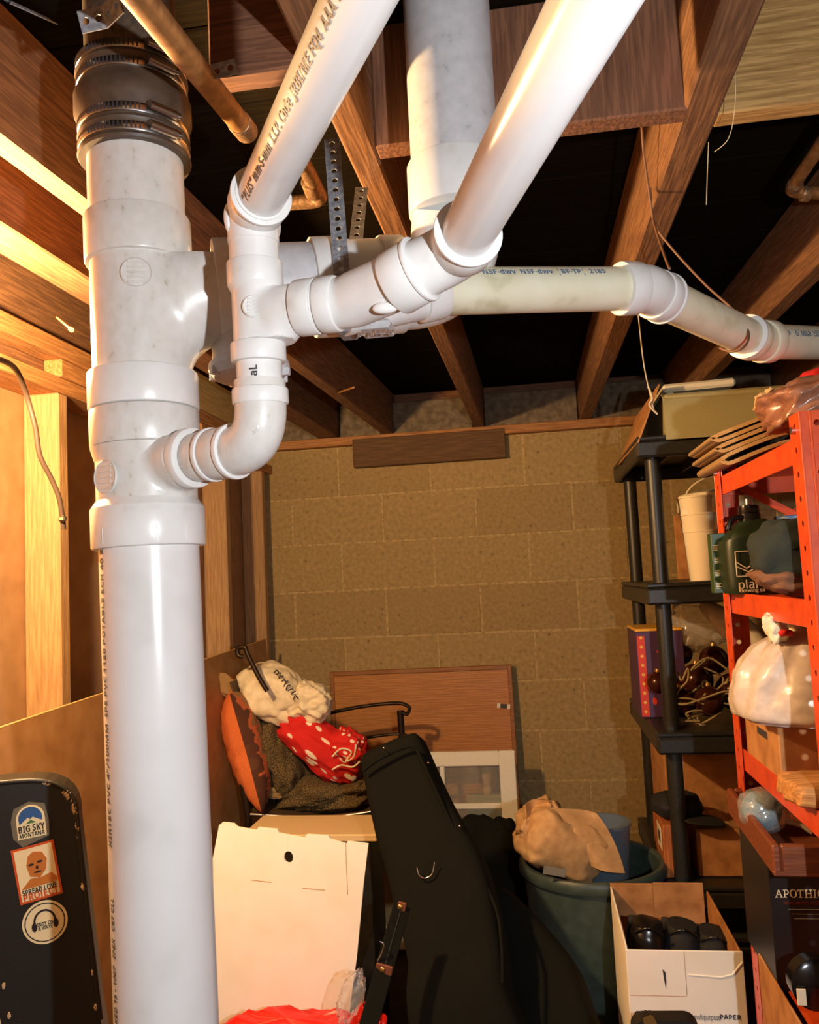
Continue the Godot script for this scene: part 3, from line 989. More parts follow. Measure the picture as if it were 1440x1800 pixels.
	socket(o, "bend_socket", mid - m2 * 0.016, mid + m2 * 0.014, 0.0318, M.pvc)
	socket(o, "collar", mid + m2 * 0.0138, mid + m2 * 0.0175, 0.0328, M.pvc, 0.02)
	tube(o, "street_elbow", bend([mid + m2 * 0.012, p2a - d2 * 0.012, p2a + d2 * 0.02], 0.035, 12), 0.0282, M.pvc, 32)
	socket(o, "elbow_socket", p2a - d2 * 0.004, p2a + d2 * 0.022, 0.0305, M.pvc, 0.02)
	socket(o, "collar", p2a + d2 * 0.0218, p2a + d2 * 0.0255, 0.032, M.pvc, 0.02)
	rod(o, "overhead_pipe", p2a, p2a + d2 * 1.7, r, M.pvc_pipe, 56)

func build_toilet_drain() -> void:
	var top := Vector3(-0.068, 2.229, -1.035)
	var o := thing("toilet_drain", knee, "wide grey-white riser bending left into a horizontal run of drain pipe", "drain pipe")
	var r := 0.0572
	var kn := knee
	var st := sx(run_y)
	var d := (st - kn).normalized()
	var hy := 1.9388
	var ly := 1.8760
	rod(o, "riser_pipe", Vector3(top.x, hy - 0.02, top.z), top, r, M.pvc_old, 56)
	var bnd := tube(o, "closet_bend", bend([Vector3(top.x, ly, top.z), kn, kn + d * 0.085], 0.065, 16), 0.0588, M.pvc, 48)
	label(bnd, "wide curved closet bend")
	socket(bnd, "bend_socket", Vector3(top.x, ly - 0.004, top.z), Vector3(top.x, hy, top.z), 0.0632, M.pvc)
	# wye in the run, with its small inlet to the right
	socket(o, "wye_socket", kn + d * 0.07, kn + d * 0.10, 0.0632, M.pvc)
	rod(o, "wye_body", kn + d * 0.09, kn + d * 0.165, 0.0592, M.pvc, 48)
	socket(o, "wye_socket", kn + d * 0.155, kn + d * 0.19, 0.0632, M.pvc)
	rod(o, "run_pipe", kn + d * 0.18, st - d * 0.13, r, M.pvc_old, 48)
	# cleanout hanging under the run beside the stack, with a lugged plug
	var cc := kn.lerp(st, 0.70) + Vector3(0, 0, -0.015)
	var cd := Vector3(0.05, -1, 0.04).normalized()
	rod(o, "cleanout_leg", cc, cc + cd * 0.095, 0.045, M.pvc_old, 40)
	var plug := turned(o, "cleanout_plug", cc + cd * 0.092, cc + cd, [Vector2(0, 0), Vector2(0.050, 0), Vector2(0.051, 0.006), Vector2(0.044, 0.016), Vector2(0, 0.02)], M.pvc_old, 40)
	for k in 8:
		var w := TAU * k / 8
		put(plug, "plug_lug", rbox(Vector3(0.012, 0.010, 0.008), 0.001), M.pvc_old, at(cc + cd * 0.105 + Vector3(cos(w) * 0.046, 0, sin(w) * 0.046), -w))
	# boss on the underside that carries the long small pipe
	var a := Vector3(-0.1512, 1.7481, -0.9830)
	var b := Vector3(-0.0955, 1.7657, -1.0159)
	var u := (b - a).normalized()
	rod(o, "inlet_boss", a - u * 0.07, b, 0.0315, M.pvc)
	socket(o, "inlet_socket", b - u * 0.03, b + u * 0.002, 0.0355, M.pvc, 0.03)
	cbox(o, "cleanout_lip", Vector3(-0.1903, 1.7038, -0.9607) + Vector3(0, 0, -0.03), Vector3(-0.1498, 1.7150, -0.9657) + Vector3(0, 0, 0.02), M.pvc_old, 0.004)
	for k in 9:
		var w := Vector3(-0.1870, 1.6958, -0.9467).lerp(Vector3(-0.1477, 1.6995, -0.9572), k / 8.0) + Vector3(0, rng.randf_range(-0.001, 0.001), rng.randf_range(-0.004, 0.006))
		put(o, "water_drop", blob(Vector3(0.005, 0.006, 0.005), 1.0, 0.0, 1.0, 1, 12, 8), M.water, Transform3D(Basis.IDENTITY, w))

func build_long_pipe() -> void:
	var p := [Vector3(-0.0955, 1.7657, -1.0159), Vector3(0.1800, 1.7975, -1.1738), Vector3(0.4031, 1.7784, -1.4461), Vector3(0.5663, 1.8043, -1.5994)]
	var o := thing("offset_drain", p[1], "long cream-coloured pipe running right with two white offset elbows", "drain pipe")
	var r := 0.03015
	var d0: Vector3 = (p[1] - p[0]).normalized()
	var d1: Vector3 = (p[2] - p[1]).normalized()
	var d2: Vector3 = (p[3] - p[2]).normalized()
	var a := rod(o, "cream_pipe", p[0] - d0 * 0.02, p[1] - d0 * 0.02, r, M.pvc_cream, 48)
	pipe_text(a, "dwv  NSF-dwv  NSF-dwv  |BF-TP|  2185", p[0] + d0 * 0.022, p[1], Vector3(0, 0.40, 0.9), r, 0.009, M.print_blue, true)
	var e1 := tube(o, "offset_elbow", bend([p[1] - d0 * 0.03, p[1] + d0 * 0.005, p[1] + d1 * 0.05], 0.05, 12), 0.0338, M.pvc, 36)
	socket(e1, "elbow_socket", p[1] - d0 * 0.040, p[1] - d0 * 0.010, 0.0372, M.pvc, 0.03)
	socket(e1, "elbow_socket", p[1] + d1 * 0.030, p[1] + d1 * 0.056, 0.0365, M.pvc, 0.03)
	socket(e1, "collar", p[1] + d1 * 0.0555, p[1] + d1 * 0.060, 0.0378, M.pvc, 0.03)
	rod(o, "offset_pipe", p[1] + d1 * 0.04, p[2] - d1 * 0.02, r, M.pvc_cream, 48)
	var e2 := tube(o, "offset_elbow", bend([p[2] - d1 * 0.03, p[2], p[2] + d2 * 0.03], 0.04, 10), 0.0335, M.pvc_cream, 36)
	socket(e2, "collar", p[2] - d1 * 0.040, p[2] - d1 * 0.034, 0.0375, M.pvc, 0.03)
	socket(e2, "elbow_socket", p[2] - d1 * 0.034, p[2] - d1 * 0.012, 0.0365, M.pvc_cream, 0.03)
	socket(e2, "elbow_socket", p[2] + d2 * 0.014, p[2] + d2 * 0.042, 0.0368, M.pvc_cream, 0.03)
	var c := rod(o, "cream_pipe", p[2] + d2 * 0.03, p[2] + d2 * 1.6, r, M.pvc_cream, 48)
	pipe_text(c, "[QS]  8100|O|  dwv", p[2] + d2 * 0.16, p[2], Vector3(0, 0.15, 1), r, 0.011, M.print_blue, true)

func build_ceiling_bits() -> void:
	# rubber coupling with four band clamps
	var y0 := 1.9294
	var y1 := 2.0531
	var o := thing("rubber_coupling", sx(y0), "dark rubber sleeve with four steel band clamps atop the stack", "pipe coupling")
	var L := y1 - y0
	turned(o, "sleeve", sx(y0), sx(y1), [Vector2(0.055, 0), Vector2(0.066, 0), Vector2(0.0675, 0.003), Vector2(0.0655, 0.007), Vector2(0.0645, L * 0.17), Vector2(0.067, L * 0.2), Vector2(0.0645, L * 0.24), Vector2(0.0645, L * 0.36), Vector2(0.070, L * 0.44), Vector2(0.070, L * 0.62), Vector2(0.065, L * 0.7), Vector2(0.065, L * 0.82), Vector2(0.0675, L * 0.85), Vector2(0.065, L * 0.88), Vector2(0.065, L - 0.003), Vector2(0.055, L)], M.rubber, 56)
	for t in [0.11, 0.30, 0.755, 0.93]:
		var c := sx(y0 + L * t)
		var band := socket(o, "band_clamp", c - Vector3(0, 0.006, 0), c + Vector3(0, 0.006, 0), 0.0668, M.steel, 0.06)
		for k in 14:
			var w := 0.25 + k * 0.075
			var d := Vector3(cos(PI - w - 0.9), 0, sin(PI - w - 0.9))
			bar(band, "band_slot", c + d * 0.067 - Vector3(0, 0.004, 0), c + d * 0.067 + Vector3(0, 0.004, 0), 0.0018, 0.0012, M.print_dark, 0.0003, d)
		var hd := Vector3(0.80, 0, 0.6)
		rod(band, "screw_housing", c + hd * 0.071 + Vector3(0.010, 0, -0.014), c + hd * 0.071 + Vector3(-0.010, 0, 0.014), 0.0062, M.steel, 14)
		rod(band, "screw_head", c + hd * 0.071 + Vector3(0.014, 0, -0.018), c + hd * 0.071 + Vector3(0.010, 0, -0.014), 0.0045, M.steel, 6)
	var ci := thing("iron_pipe", sx(y1), "rusty brown iron pipe above the rubber sleeve", "drain pipe")
	rod(ci, "pipe", sx(y1 - 0.02), sx(2.229), 0.056, M.cast_iron, 40)
	# copper pipes
	var cp := thing("copper_pipe", Vector3(-0.3133, 1.9193, -0.6408), "long dull copper pipe slanting across the joists at upper left", "copper pipe")
	var ca := Vector3(-0.3129, 1.9195, -0.6003)
	var cb := Vector3(-0.3490, 2.0210, -1.0327)
	tube(cp, "pipe", PackedVector3Array([ca, cb]), 0.0143, M.copper, 24)
	socket(cp, "joint", cb - (cb - ca).normalized() * 0.045, cb, 0.0158, M.copper_old)
	var c2 := thing("copper_elbow_pipe", Vector3(-0.3324, 2.0996, -1.3631), "short corroded copper elbow pipe behind the hanging strap", "copper pipe")
	tube(c2, "pipe", bend([Vector3(-0.4176, 2.0982, -1.4015), Vector3(-0.3390, 2.1006, -1.4127), Vector3(-0.3336, 2.0954, -1.2923), Vector3(-0.3198, 2.0602, -1.1147)], 0.02, 8), 0.0135, M.copper_old, 20)
	socket(c2, "elbow_joint", Vector3(-0.3423, 2.0947, -1.3722), Vector3(-0.3394, 2.0976, -1.3318), 0.0165, M.copper_old)
	var c3 := thing("copper_elbow_pipe", Vector3(0.5097, 2.0720, -1.5382), "orange copper pipe with soldered elbow at the right edge", "copper pipe")
	tube(c3, "pipe", bend([Vector3(0.5438, 2.1232, -1.3968), Vector3(0.5248, 2.0988, -1.5888), Vector3(0.6223, 2.0877, -1.6039)], 0.018, 8), 0.0118, M.copper, 20)
	socket(c3, "solder_joint", Vector3(0.5281, 2.1005, -1.5587), Vector3(0.5264, 2.0971, -1.5740), 0.0145, M.copper_old)
	socket(c3, "solder_joint", Vector3(0.5458, 2.0935, -1.5923), Vector3(0.5628, 2.0916, -1.5949), 0.0145, M.copper_old)
	# perforated straps
	var st := thing("hanger_strap", Vector3(-0.2089, 1.7845, -0.9513), "grey perforated steel strap hanging in front of the run pipe", "metal strap")
	var s0 := Vector3(-0.2043, 1.7704, -0.9379)
	var s1 := Vector3(-0.2225, 1.9729, -0.9942)
	strap(st, s0, s1, 0.0195, 0.0155)
	var s2 := thing("hanger_strap", Vector3(-0.2059, 1.8875, -1.0647), "rusty perforated strap behind the run pipe, partly hidden", "metal strap")
	strap(s2, Vector3(-0.2139, 1.8766, -1.0847), Vector3(-0.2125, 1.9760, -1.1374), 0.0185, 0.0155)
	cbox(st, "strap_loop", Vector3(-0.2172, 1.7031, -0.9569) + Vector3(0, 0, -0.03), Vector3(-0.1965, 1.7159, -0.9588) + Vector3(0, 0, 0.012), M.galvanized, 0.002)
	var s3 := thing("strap_scrap", Vector3(-0.3060, 1.9873, -0.8491), "short perforated strap end nailed beside the slanting copper pipe", "metal strap")
	strap(s3, Vector3(-0.3231, 1.9782, -0.8372), Vector3(-0.2937, 1.9844, -0.8410), 0.016, 0.014)
	var s4 := thing("strap_scrap", Vector3(-0.3927, 1.9681, -0.7063), "crumpled perforated strap wrapped over the top of the rubber sleeve", "metal strap")
	strap(s4, Vector3(-0.4245, 1.9854, -0.7408), Vector3(-0.3983, 1.9899, -0.7442), 0.022, 0.014)
	strap(s4, Vector3(-0.3995, 1.9894, -0.7441), Vector3(-0.3726, 1.9910, -0.7276), 0.022, 0.014)
	var s5 := thing("strap_scrap", Vector3(-0.4930, 2.0072, -0.7392), "perforated strap nailed along the joist at the top left corner", "metal strap")
	strap(s5, Vector3(-0.5367, 2.0574, -0.7793), Vector3(-0.5342, 2.0943, -0.8678), 0.018, 0.014)
	# wires and strings
	var w1 := thing("brown_wire", Vector3(0.2323, 2.1458, -1.3903), "thin brown twin wire looped round the cream pipe", "wire")
	tube(w1, "wire", spline([Vector3(0.2197, 2.1224, -1.3195), Vector3(0.2253, 2.0868, -1.3537), Vector3(0.2379, 2.0290, -1.4010), Vector3(0.2407, 1.9949, -1.4043), Vector3(0.2357, 1.9023, -1.3100), Vector3(0.2259, 1.8366, -1.2127)]), 0.0021, M.wire_brown, 8)
	tube(w1, "wire", spline([Vector3(0.2391, 2.0484, -1.3995), Vector3(0.2423, 1.9900, -1.4049), Vector3(0.2647, 1.9373, -1.3923), Vector3(0.3132, 1.8657, -1.3851), Vector3(0.3521, 1.8149, -1.3748), Vector3(0.3651, 1.7804, -1.3593), Vector3(0.3621, 1.7565, -1.3406), Vector3(0.3459, 1.7364, -1.3197), Vector3(0.3306, 1.7346, -1.3277), Vector3(0.3190, 1.7460, -1.3454)]), 0.0021, M.wire_brown, 8)
	var w2 := thing("hanging_string", Vector3(0.2814, 1.9528, -1.9207), "frayed pale string dangling above the olive canvas box", "string")
	tube(w2, "cord", spline([Vector3(0.2793, 2.0055, -1.9160), Vector3(0.2819, 1.9396, -1.9219), Vector3(0.2858, 1.8735, -1.9280), Vector3(0.2931, 1.8205, -1.9336), Vector3(0.3028, 1.7647, -1.9397)]), 0.0016, M.string, 6)
	tube(w2, "frayed_end", spline([Vector3(0.2931, 1.8205, -1.9336), Vector3(0.2991, 1.7917, -1.9267), Vector3(0.2932, 1.7783, -1.9371), Vector3(0.3102, 1.7564, -1.9414)]), 0.0026, M.string, 6)
	var w3 := thing("hanging_string", Vector3(0.3225, 2.0700, -1.1563), "wispy thread hanging from the plywood blocking at upper right", "string")
	tube(w3, "cord", spline([Vector3(0.3098, 2.1399, -1.0979), Vector3(0.3097, 2.0484, -1.1056), Vector3(0.3054, 2.0029, -1.1088), Vector3(0.3004, 1.9794, -1.1303), Vector3(0.2860, 1.9733, -1.1490)]), 0.0005, M.string, 6)
	var w4 := thing("hanging_string", Vector3(0.3137, 2.0247, -1.3109), "short stiff thread hanging straight below the wide joist", "string")
	tube(w4, "cord", spline([Vector3(0.2937, 2.0180, -1.2072), Vector3(0.2895, 1.9766, -1.2101), Vector3(0.2849, 1.9269, -1.2136)]), 0.0006, M.string, 6)
	var n1 := thing("bent_nail", Vector3(-0.8273, 1.9080, -1.3582), "bare nail sticking out of the beam left of the stack", "nail")
	rod(n1, "shank", Vector3(-0.8978, 1.9511, -1.4660), Vector3(-0.8079, 1.8883, -1.3627), 0.0022, M.nail, 10)
	rod(n1, "head", Vector3(-0.8079, 1.8883, -1.3627), Vector3(-0.8016, 1.8836, -1.3558), 0.0045, M.nail, 12)
	var n2 := thing("bent_nail", Vector3(-0.5129, 1.9639, -2.3116), "rusty nail poking out of the joist near the block wall", "nail")
	rod(n2, "shank", Vector3(-0.5594, 1.9928, -2.4545), Vector3(-0.4828, 1.9707, -2.3154), 0.003, M.copper, 10)
	var cab := thing("dark_cable", Vector3(-0.9594, 1.8346, -1.4466), "dark electric cable drooping down the lit stud", "cable")
	tube(cab, "cable", spline([Vector3(-0.8664, 1.7952, -1.1592), Vector3(-0.9075, 1.8239, -1.3029), Vector3(-0.9719, 1.8463, -1.4438), Vector3(-1.0036, 1.8213, -1.5224), Vector3(-1.0000, 1.7548, -1.5489), Vector3(-1.0000, 1.6973, -1.5638), Vector3(-0.9888, 1.6457, -1.5901), Vector3(-0.9815, 1.6043, -1.6048), Vector3(-0.9823, 1.5446, -1.6198)]), 0.0055, M.cable_dark, 12)
	var clip := put(cab, "cable_staple", rbox(Vector3(0.016, 0.012, 0.012)), M.steel, Transform3D(Basis.IDENTITY, Vector3(-0.9778, 1.5655, -1.6086)))
	clip.name = "cable_staple"
	# bare bulb on the left, just out of view, hanging from the doubled joist
	var bp := Vector3(-0.905, 1.845, -1.17)
	var lamp := thing("bare_bulb", bp, "bare glowing light bulb in a porcelain socket under the joist", "light bulb")
	put(lamp, "bulb", lathe([Vector2(0, -0.035), Vector2(0.012, -0.033), Vector2(0.024, -0.024), Vector2(0.03, -0.008), Vector2(0.029, 0.008), Vector2(0.022, 0.028), Vector2(0.014, 0.042), Vector2(0.013, 0.05)], 28), M.bulb_glow, Transform3D(Basis.IDENTITY, bp))
	turned(lamp, "socket", bp + Vector3(0, 0.048, 0), bp + Vector3(0, 1, 0), [Vector2(0, 0), Vector2(0.02, 0), Vector2(0.022, 0.04), Vector2(0.05, 0.12), Vector2(0.052, 0.145), Vector2(0, 0.147)], M.porcelain)
	var li := OmniLight3D.new()
	li.name = "bulb_light"
	li.light_color = Color(1.0, 0.82, 0.58)
	li.light_energy = 2.8
	li.light_size = 0.03
	li.omni_range = 12.0
	li.omni_attenuation = 2.0
	li.shadow_enabled = true
	lamp.add_child(li)

func strap(parent: Node3D, a: Vector3, b: Vector3, w: float, pitch: float) -> void:
	var y := (b - a).normalized()
	var z := Vector3(0.12, -0.2, 1)
	z = (z - y * z.dot(y)).normalized()
	put(parent, "perforated_band", holed_strip(a.distance_to(b), w, pitch, 0.0038, 0.0014), M.galvanized, Transform3D(Basis(y.cross(z), y, z), a))

# ---------- things ----------
# soft body through sections [centre, half width, half depth]; `side` is the width direction
func loft(secs: Array, side: Vector3, sq := 0.6, seg := 32, round_ends := true) -> ArrayMesh:
	var mb := MB.new()
	var all := []
	var per := 5
	for i in secs.size() - 1:
		for k in per:
			var t := float(k) / per
			var i0 := maxi(i - 1, 0)
			var i3 := mini(i + 2, secs.size() - 1)
			all.append([secs[i][0].cubic_interpolate(secs[i + 1][0], secs[i0][0], secs[i3][0], t), cubic_interpolate(secs[i][1], secs[i + 1][1], secs[i0][1], secs[i3][1], t), cubic_interpolate(secs[i][2], secs[i + 1][2], secs[i0][2], secs[i3][2], t)])
	all.append(secs[-1])
	if round_ends:
		var d: Vector3 = (all[0][0] - all[1][0]).normalized()
		var h: float = minf(all[0][1], all[0][2]) * 0.5
		all.push_front([all[0][0] + d * h * 0.6, all[0][1] * 0.9, all[0][2] * 0.75])
		all.push_front([all[0][0] + d * h * 0.4, all[0][1] * 0.6, all[0][2] * 0.4])
		all.push_front([all[0][0] + d * 0.0005, 0.0005, 0.0005])
		d = (all[-1][0] - all[-2][0]).normalized()
		all.append([all[-1][0] + d * 0.0005, 0.0005, 0.0005])
	for i in all.size():
		var t: Vector3 = (all[mini(i + 1, all.size() - 1)][0] - all[maxi(i - 1, 0)][0]).normalized()
		var x := (side - t * side.dot(t)).normalized()
		var z := x.cross(t)
		for j in seg:
			var w := TAU * j / seg
			mb.pt(all[i][0] + x * pw(cos(w), sq) * all[i][1] + z * pw(sin(w), sq) * all[i][2], x * cos(w) + z * sin(w), Vector2(float(j) / seg, i * 0.1))
	for i in all.size() - 1:
		for j in seg:
			var a := i * seg + j
			var b := i * seg + (j + 1) % seg
			mb.tri(a, b, a + seg)
			mb.tri(b, b + seg, a + seg)
	mb.smooth()
	return mb.mesh()

# open carton: four walls, a base, optional flap lines; a, b are opposite bottom corners
func carton(parent: Node3D, a: Vector3, b: Vector3, h: float, m: Material, inner: Material, th := 0.004) -> void:
	var lo := Vector3(minf(a.x, b.x), a.y, minf(a.z, b.z))
	var hi := Vector3(maxf(a.x, b.x), a.y + h, maxf(a.z, b.z))
	cbox(parent, "base", lo, Vector3(hi.x, lo.y + th, hi.z), m, 0.001)
	cbox(parent, "front_panel", Vector3(lo.x, lo.y + th, hi.z - th), hi, m, 0.001)
	cbox(parent, "back_panel", Vector3(lo.x, lo.y + th, lo.z), Vector3(hi.x, hi.y, lo.z + th), inner, 0.001)
	cbox(parent, "side_panel", Vector3(lo.x, lo.y + th, lo.z + th), Vector3(lo.x + th, hi.y, hi.z - th), m, 0.001)
	cbox(parent, "side_panel", Vector3(hi.x - th, lo.y + th, lo.z + th), Vector3(hi.x, hi.y, hi.z - th), inner, 0.001)

func at(p: Vector3, turn := 0.0, tilt := 0.0) -> Transform3D:
	return Transform3D(Basis(Vector3.UP, turn) * Basis(Vector3.BACK, tilt), p)

func build_left_corner() -> void:
	# big sheet of hardboard leaning on the studs
	var t1 := Vector3(-1.0850, 1.1899, -3.2303)
	var t0 := Vector3(-1.0850, 1.1413, -1.5503)
	t0 = t1 + (t0 - t1).normalized() * 2.44
	var o := thing("hardboard_sheet", Vector3(-1.0, 0, -2.2), "large brown hardboard sheet leaning on the wall studs", "board")
	var along := (t1 - t0).normalized()
	var down := Vector3(0.1, -1.13, 0).normalized()
	down = (down - along * down.dot(along)).normalized()
	var out := along.cross(down).normalized()
	var c := (t0 + t1) * 0.5 + down * 0.555
	put(o, "sheet", rbox(Vector3(t0.distance_to(t1), 1.11, 0.006), 0.0008), M.hardboard, Transform3D(Basis(along, -down, along.cross(-down)), c))
	put(o, "raw_edge", rbox(Vector3(t0.distance_to(t1), 0.003, 0.0065), 0.0006), M.hardboard_edge, Transform3D(Basis(along, -down, along.cross(-down)), c - down * 0.5565))
	# hard guitar case with stickers
	var zf := 1.25
	var g := thing("guitar_case", Vector3(-0.82, 0, -1.3), "worn black hard guitar case with three stickers", "guitar case")
	var top := Vector3(-0.8251, 1.1143, -1.2500)
	var right := Vector3(-0.7409, 1.0456, -1.2500)
	var low := Vector3(-0.7112, 0.7339, -1.2500)
	var cx := right.x - 0.112
	var pts := []
	for k in 17:
		var a := PI * k / 16.0
		pts.append(Vector2(cx + pw(cos(a), 0.62) * 0.112, right.y - 0.012 + pw(sin(a), 0.7) * (top.y - right.y + 0.012)))
	pts.append(Vector2(cx - 0.118, low.y))
	pts.append(Vector2(cx - 0.15, low.y - 0.25))
	pts.append(Vector2(cx - 0.14, 0.02))
	pts.append(Vector2(cx - 0.10, 0.001))
	pts.append(Vector2(cx + 0.10, 0.001))
	pts.append(Vector2(cx + 0.19, 0.06))
	pts.append(Vector2(low.x + 0.04, low.y - 0.25))
	pts.append(Vector2(low.x, low.y))
	plate(g, "shell", pts, 0.07, M.black_tolex, Transform3D(Basis.IDENTITY, Vector3(0, 0, -1.286)))
	var rim := PackedVector3Array()
	for k in 17: rim.append(Vector3(pts[k].x, pts[k].y, -1.252))
	rim = spline([Vector3(low.x, low.y, -1.252)] + Array(rim) + [Vector3(cx - 0.118, low.y, -1.252)], 3)
	tube(g, "edge_binding", rim, 0.0045, M.black_tolex, 8)
	rng.seed = 21
	for k in 26:
		var i := 2 + rng.randi() % 20
		var p := rim[mini(i, rim.size() - 1)]
		put(g, "worn_patch", blob(Vector3(rng.randf_range(0.004, 0.014), rng.randf_range(0.002, 0.005), 0.0025), 1.0, 0.5, 2.0, k, 12, 8), M.worn_edge, at(p + Vector3(rng.randf_range(-0.003, 0.001), rng.randf_range(-0.004, 0.001), 0.003), 0, 2.2 - i * 0.1))
	for q in [Vector3(-0.7403, 1.0191, -1.2500), Vector3(-0.7377, 0.9979, -1.2500), Vector3(-0.8497, 0.8096, -1.2500), Vector3(-0.8423, 0.7647, -1.2500), Vector3(-0.7214, 0.8079, -1.2500), Vector3(-0.7176, 0.7550, -1.2500)]:
		put(g, "worn_patch", blob(Vector3(0.005, 0.009, 0.0016), 1.0, 0.5, 2.0, int(q.y * 1000), 12, 8), M.worn_edge, at(q + Vector3(0, 0, 0.001)))
	for k in 11:
		var p := Vector3(-0.8740, 0.8686, -1.2500).lerp(Vector3(-0.8504, 0.7300, -1.2500), k / 10.0)
		put(g, "stitch", rbox(Vector3(0.0015, 0.0075, 0.0015), 0.0003), M.sticker_cream, at(p + Vector3(0, 0, 0.0008), 0, 0.12))
	stickers(g)
	# turn the whole case a little towards the room about its right edge
	var piv := Vector3(right.x, 0, -1.25)
	g.transform = Transform3D(Basis.IDENTITY, piv) * Transform3D(Basis(Vector3.UP, 0.42), Vector3.ZERO) * Transform3D(Basis.IDENTITY, -piv) * g.transform

func stickers(g: Node3D) -> void:
	var z := Vector3(0, 0, 0.0012)
	var px := 0.000868    # metres per photo pixel at this distance
	# mountain sticker
	var c := Vector3(-0.8088, 1.0486, -1.2500)
	var f := Transform3D(Basis(Vector3.BACK, 0.10), c + z)
	var s1 := plate(g, "mountain_sticker", [Vector2(-33, 8) * px, Vector2(-26, 30) * px, Vector2(0, 38) * px, Vector2(26, 30) * px, Vector2(30, 0) * px, Vector2(28, -28) * px, Vector2(-18, -40) * px, Vector2(-32, -22) * px], 0.001, M.sticker_back, f)
	label(s1, "blue and cream mountain sticker")
	var arch := []
	for k in 13:
		var a := PI * k / 12.0
		arch.append(Vector2(cos(a) * 24, 8 + sin(a) * 24) * px)
	arch.append(Vector2(-24, -26) * px)
	arch.append(Vector2(24, -26) * px)
	plate(s1, "cream_ground", arch, 0.001, M.sticker_cream, f * at(Vector3(0, 0, 0.0008)))
	var sky := []
	for k in 13:
		var a := PI * k / 12.0
		sky.append(Vector2(cos(a) * 20, 9 + sin(a) * 20) * px)
	for q in [[-19, 0], [-4, 11], [0, 7], [4, 11], [19, 2]]: sky.append(Vector2(q[0], q[1]) * px)
	plate(s1, "blue_sky", sky, 0.001, M.sticker_blue, f * at(Vector3(0, 0, 0.0013)))
	plate(s1, "green_hill", [Vector2(-9, 0) * px, Vector2(0, 6) * px, Vector2(10, 0) * px], 0.001, M.sticker_green, f * at(Vector3(0, 0, 0.0013)))
	flat_text(s1, "BIG SKY", 0.0105, M.sticker_dark, f * at(Vector3(0, -9 * px, 0.0017)), 44 * px, true)
	flat_text(s1, "MONTANA", 0.0066, M.sticker_dark, f * at(Vector3(0, -20 * px, 0.0017)), 42 * px, true)
	# portrait print sticker
	c = Vector3(-0.8008, 0.9723, -1.2500)
	f = Transform3D(Basis(Vector3.BACK, 0.16), c + z)
	var s2 := plate(g, "portrait_sticker", [Vector2(-36, -49) * px, Vector2(36, -49) * px, Vector2(36, 49) * px, Vector2(-36, 49) * px], 0.001, M.sticker_orange, f)
	label(s2, "orange-edged sticker with printed face and lettering")
	plate(s2, "cream_ground", [Vector2(-32, -45) * px, Vector2(32, -45) * px, Vector2(32, 45) * px, Vector2(-32, 45) * px], 0.001, M.sticker_cream, f * at(Vector3(0, 0, 0.0006)))
	plate(s2, "printed_shoulder", [Vector2(-30, -24) * px, Vector2(-12, -8) * px, Vector2(6, -10) * px, Vector2(24, -6) * px, Vector2(31, -16) * px, Vector2(31, -24) * px], 0.001, M.sticker_skin, f * at(Vector3(0, 0, 0.001)))
	plate(s2, "printed_head", [Vector2(-12, -4) * px, Vector2(4, -10) * px, Vector2(16, 2) * px, Vector2(20, 20) * px, Vector2(14, 34) * px, Vector2(0, 38) * px, Vector2(-10, 32) * px, Vector2(-15, 16) * px], 0.001, M.sticker_skin, f * at(Vector3(0, 0, 0.0013)))
	for q in [[-7, 16, 5, 2.2], [8, 18, 5, 2.2], [2, 9, 2.4, 3.4], [2, 1, 7, 1.8]]:
		plate(s2, "printed_feature", disc(1.0, 12).map(func(v): return Vector2(v.x * q[2], v.y * q[3]) * px), 0.001, M.sticker_dark, f * at(Vector3(q[0] * px, q[1] * px, 0.0016)))
	flat_text(s2, "SPREAD LOVE", 0.0085, M.sticker_dark, f * at(Vector3(0, -30 * px, 0.0016)), 58 * px, true)
	flat_text(s2, "PROJECT", 0.0105, M.sticker_orange, f * at(Vector3(0, -39 * px, 0.0016)), 58 * px, true)
	# round headphone sticker
	c = Vector3(-0.7899, 0.8951, -1.2500)
	f = Transform3D(Basis(Vector3.BACK, 0.10), c + z)
	var s3 := plate(g, "round_sticker", disc(38 * px, 36), 0.001, M.sticker_cream, f)
	label(s3, "round white sticker with blue headphones")
	plate(s3, "blue_ring", ring(34 * px, 32.3 * px), 0.001, M.sticker_dark, f * at(Vector3(0, 0, 0.0005)))
	var band := []
	for k in 15:
		var a := PI * (1.08 - 1.16 * k / 14.0)
		band.append(Vector2(cos(a) * 19, 2 + sin(a) * 21) * px)
	for k in 15:
		var a := PI * (-0.08 + 1.16 * k / 14.0)
		band.append(Vector2(cos(a) * 15.5, 2 + sin(a) * 17.5) * px)
	plate(s3, "headband", band, 0.001, M.sticker_dark, f * at(Vector3(0, 0, 0.0007)))
	for sg in [-1, 1]:
		plate(s3, "ear_cup", disc(1.0, 14).map(func(v): return Vector2(v.x * 4.5, v.y * 8) * px), 0.001, M.sticker_dark, f * at(Vector3(sg * 18 * px, -5 * px, 0.0008)))
	flat_text(s3, "INDY CD", 0.0056, M.sticker_dark, f * at(Vector3(0, -2 * px, 0.0009)), 26 * px, true)
	flat_text(s3, "& VINYL", 0.0056, M.sticker_dark, f * at(Vector3(0, -9 * px, 0.0009)), 24 * px, true)

func ring(ro: float, ri: float, k := 40) -> Array:
	var o := []
	for i in k + 1: o.append(Vector2(cos(TAU * i / k * 0.9995), sin(TAU * i / k * 0.9995)) * ro)
	for i in k + 1: o.append(Vector2(cos(TAU * (k - i) / k * 0.9995), sin(TAU * (k - i) / k * 0.9995)) * ri)
	return o

